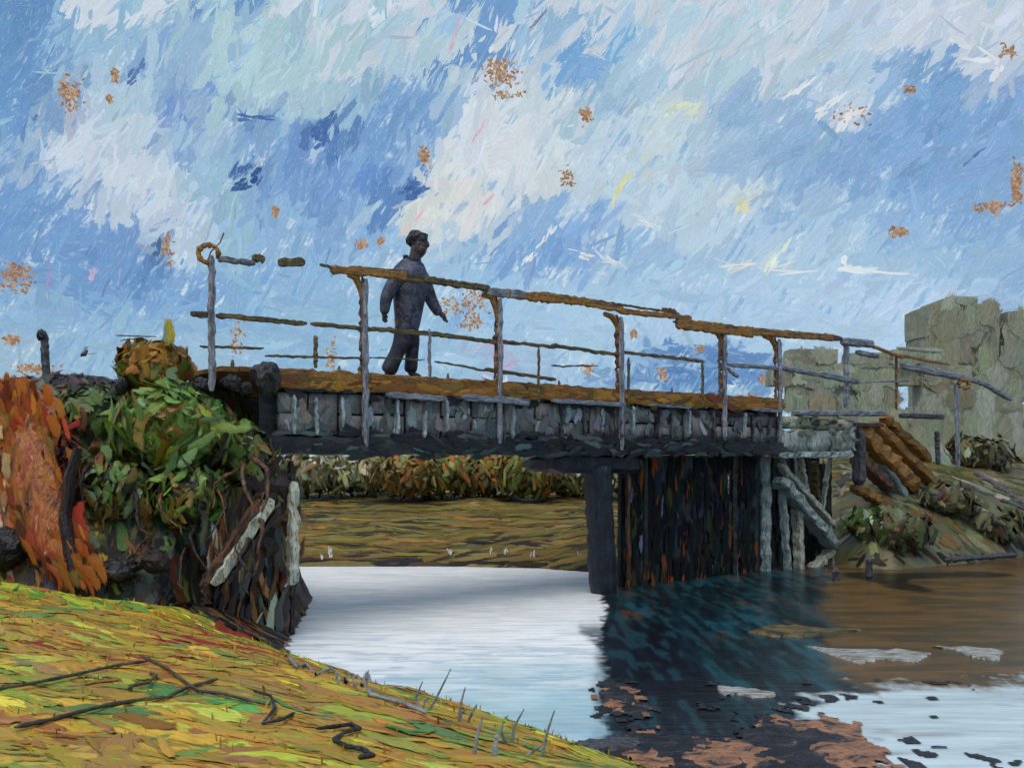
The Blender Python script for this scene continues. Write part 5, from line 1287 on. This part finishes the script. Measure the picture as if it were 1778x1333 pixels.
def mud_patches(name, thr, seed, mat, z):
    xs_ = np.arange(.3, 4.2, .025); ys_ = np.arange(5.0, 7.6, .03)
    X, Y = np.meshgrid(xs_, ys_, indexing='ij'); pxs = CX + F * X / Y; pys = HY + F * H / Y
    env = np.exp(-(((X - 1.35) / .75) ** 2 + ((Y - 5.55) / .42) ** 2)) + .75 * np.exp(-(((X - 2.0) / .35) ** 2 + ((Y - 6.1) / .5) ** 2)) + .62 * np.exp(-(((X - .85) / .2) ** 2 + ((Y - 6.9) / .9) ** 2))
    q = env * .9 + (fbm(X * 5, Y * 4, seed) - .5) * 1.1 + (fbm(X * 16, Y * 12, seed + 3) - .5) * .5
    Z = z + np.clip(q - thr, 0, .4) * .04
    V = np.stack([X, Y, Z], -1).reshape(-1, 3); ny = len(ys_)
    ii, jj = np.meshgrid(np.arange(len(xs_) - 1), np.arange(ny - 1), indexing='ij'); a = (ii * ny + jj).ravel()
    Fq = np.stack([a, a + ny, a + ny + 1, a + 1], 1); keep = (q.ravel()[Fq] > thr).sum(1) >= 3
    o = mesh_obj(name, V, Fq[keep], mat, smooth=True); tag(o, kind='structure')
mud_patches('black_silt', .26, 81, M['rock'], .008)
mud_patches('mud_shoal', .45, 83, M['mud'], .014)
pl = floaty('landing_board', [(990, 1302), (1010, 1292), (1080, 1286), (1120, 1290), (1110, 1300), (1040, 1308), (1000, 1312)], 'weathered grey board at the tip of the grassy bank', 'board', M['darkbatten'], .03)
# logs on the right bank
for (a, b_, w, lb) in [((1692, 822), (1790, 884), .075, 'upper dark log sliding down the right bank'), ((1686, 882), (1764, 934), .075, 'lower dark log on the right bank'), ((1738, 868), (1790, 888), .05, 'thin dark log tucked under the upper log'),
                      ((1640, 972), (1765, 962), .05, 'dark log lying along the right waterline'), ((1690, 975), (1712, 985), .05, 'short dark stub crossing the waterline log')]:
    def hit(px, py):
        y = 13.0
        while y < 24:
            p = P(px, py, y)
            if p.z <= float(HFAR(p.x, p.y)) + w * .6: return p
            y += .05
        return p
    p0 = hit(*a); p1 = hit(*b_)
    if (p1 - p0).length > 2.2: p1 = P(b_[0], b_[1], p0.y + .1)
    o = bar('fallen_log', p0, p1, circ(w, 8), M['darkbatten'], None, n=14, amp=.12, jit=.08); tag(o, lb, 'log', 'dark logs on the right bank')
for (px, q0, q1) in [(1451, 995, 1040), (1509, 975, 1005)]:
    Yq = 13.6; o = bar('mooring_stake', P(px, q1, Yq), P(px, q0 - 10, Yq), circ(.055, 7), M['darkbatten'], None, n=9, amp=.1)
    tag(o, 'black stake standing in shallow water, %s' % ('left one nearer the bracing' if px < 1500 else 'right one against the mossy bank'), 'stake', 'stakes at the foot of the right bank')
for (px, py, r, lb) in [(1562, 925, 58, 'large mossy grey green shrub above the right waterline'), (1640, 870, 52, 'pale streaked shrub in the middle of the right bank'), (1725, 915, 50, 'streaky pale shrub beneath the lower log'), (1510, 910, 34, 'dark shrub beside the bridge bracing'), (1700, 790, 60, 'olive shrub under the tower on the right bank'), (1740, 730, 40, 'brownish shrub at the right edge under the tower')]:
    ph_ = hit(px, py + r * .35); Yq = ph_.y + .12
    daub_bush('bank_shrub', pb(px, py, Yq), (r / F * Yq, .35, r * .5 / F * Yq), 420, RIGHT if r != 34 else DGR, lb, 'shrub', 'shrubs on the right bank', size=(.16, .5), asp=(.25, .5), mat='soft')
bd = empty('bird', pb(146, 612, 12.0), 'tiny grey bird hovering in the sky left of the ochre shrub', 'bird')
g = Geo(); g.sweep([pb(140, 618, 12), pb(146, 614, 12), pb(152, 608, 12)], circ(.03, 7), [.4, 1.2, .5], .1).build('body', M['darkbatten'], bd)
Geo().sweep([pb(146, 614, 12), pb(150, 602, 12.1), pb(156, 600, 12.15)], circ(.022, 6, .3), [1, .9, .2], .1).build('wing', M['greyrail'], bd)
Geo().sweep([pb(146, 614, 12), pb(158, 614, 11.9), pb(170, 613, 11.85)], circ(.018, 6, .3), [1, .7, .2], .1).build('wing', M['greyrail'], bd)
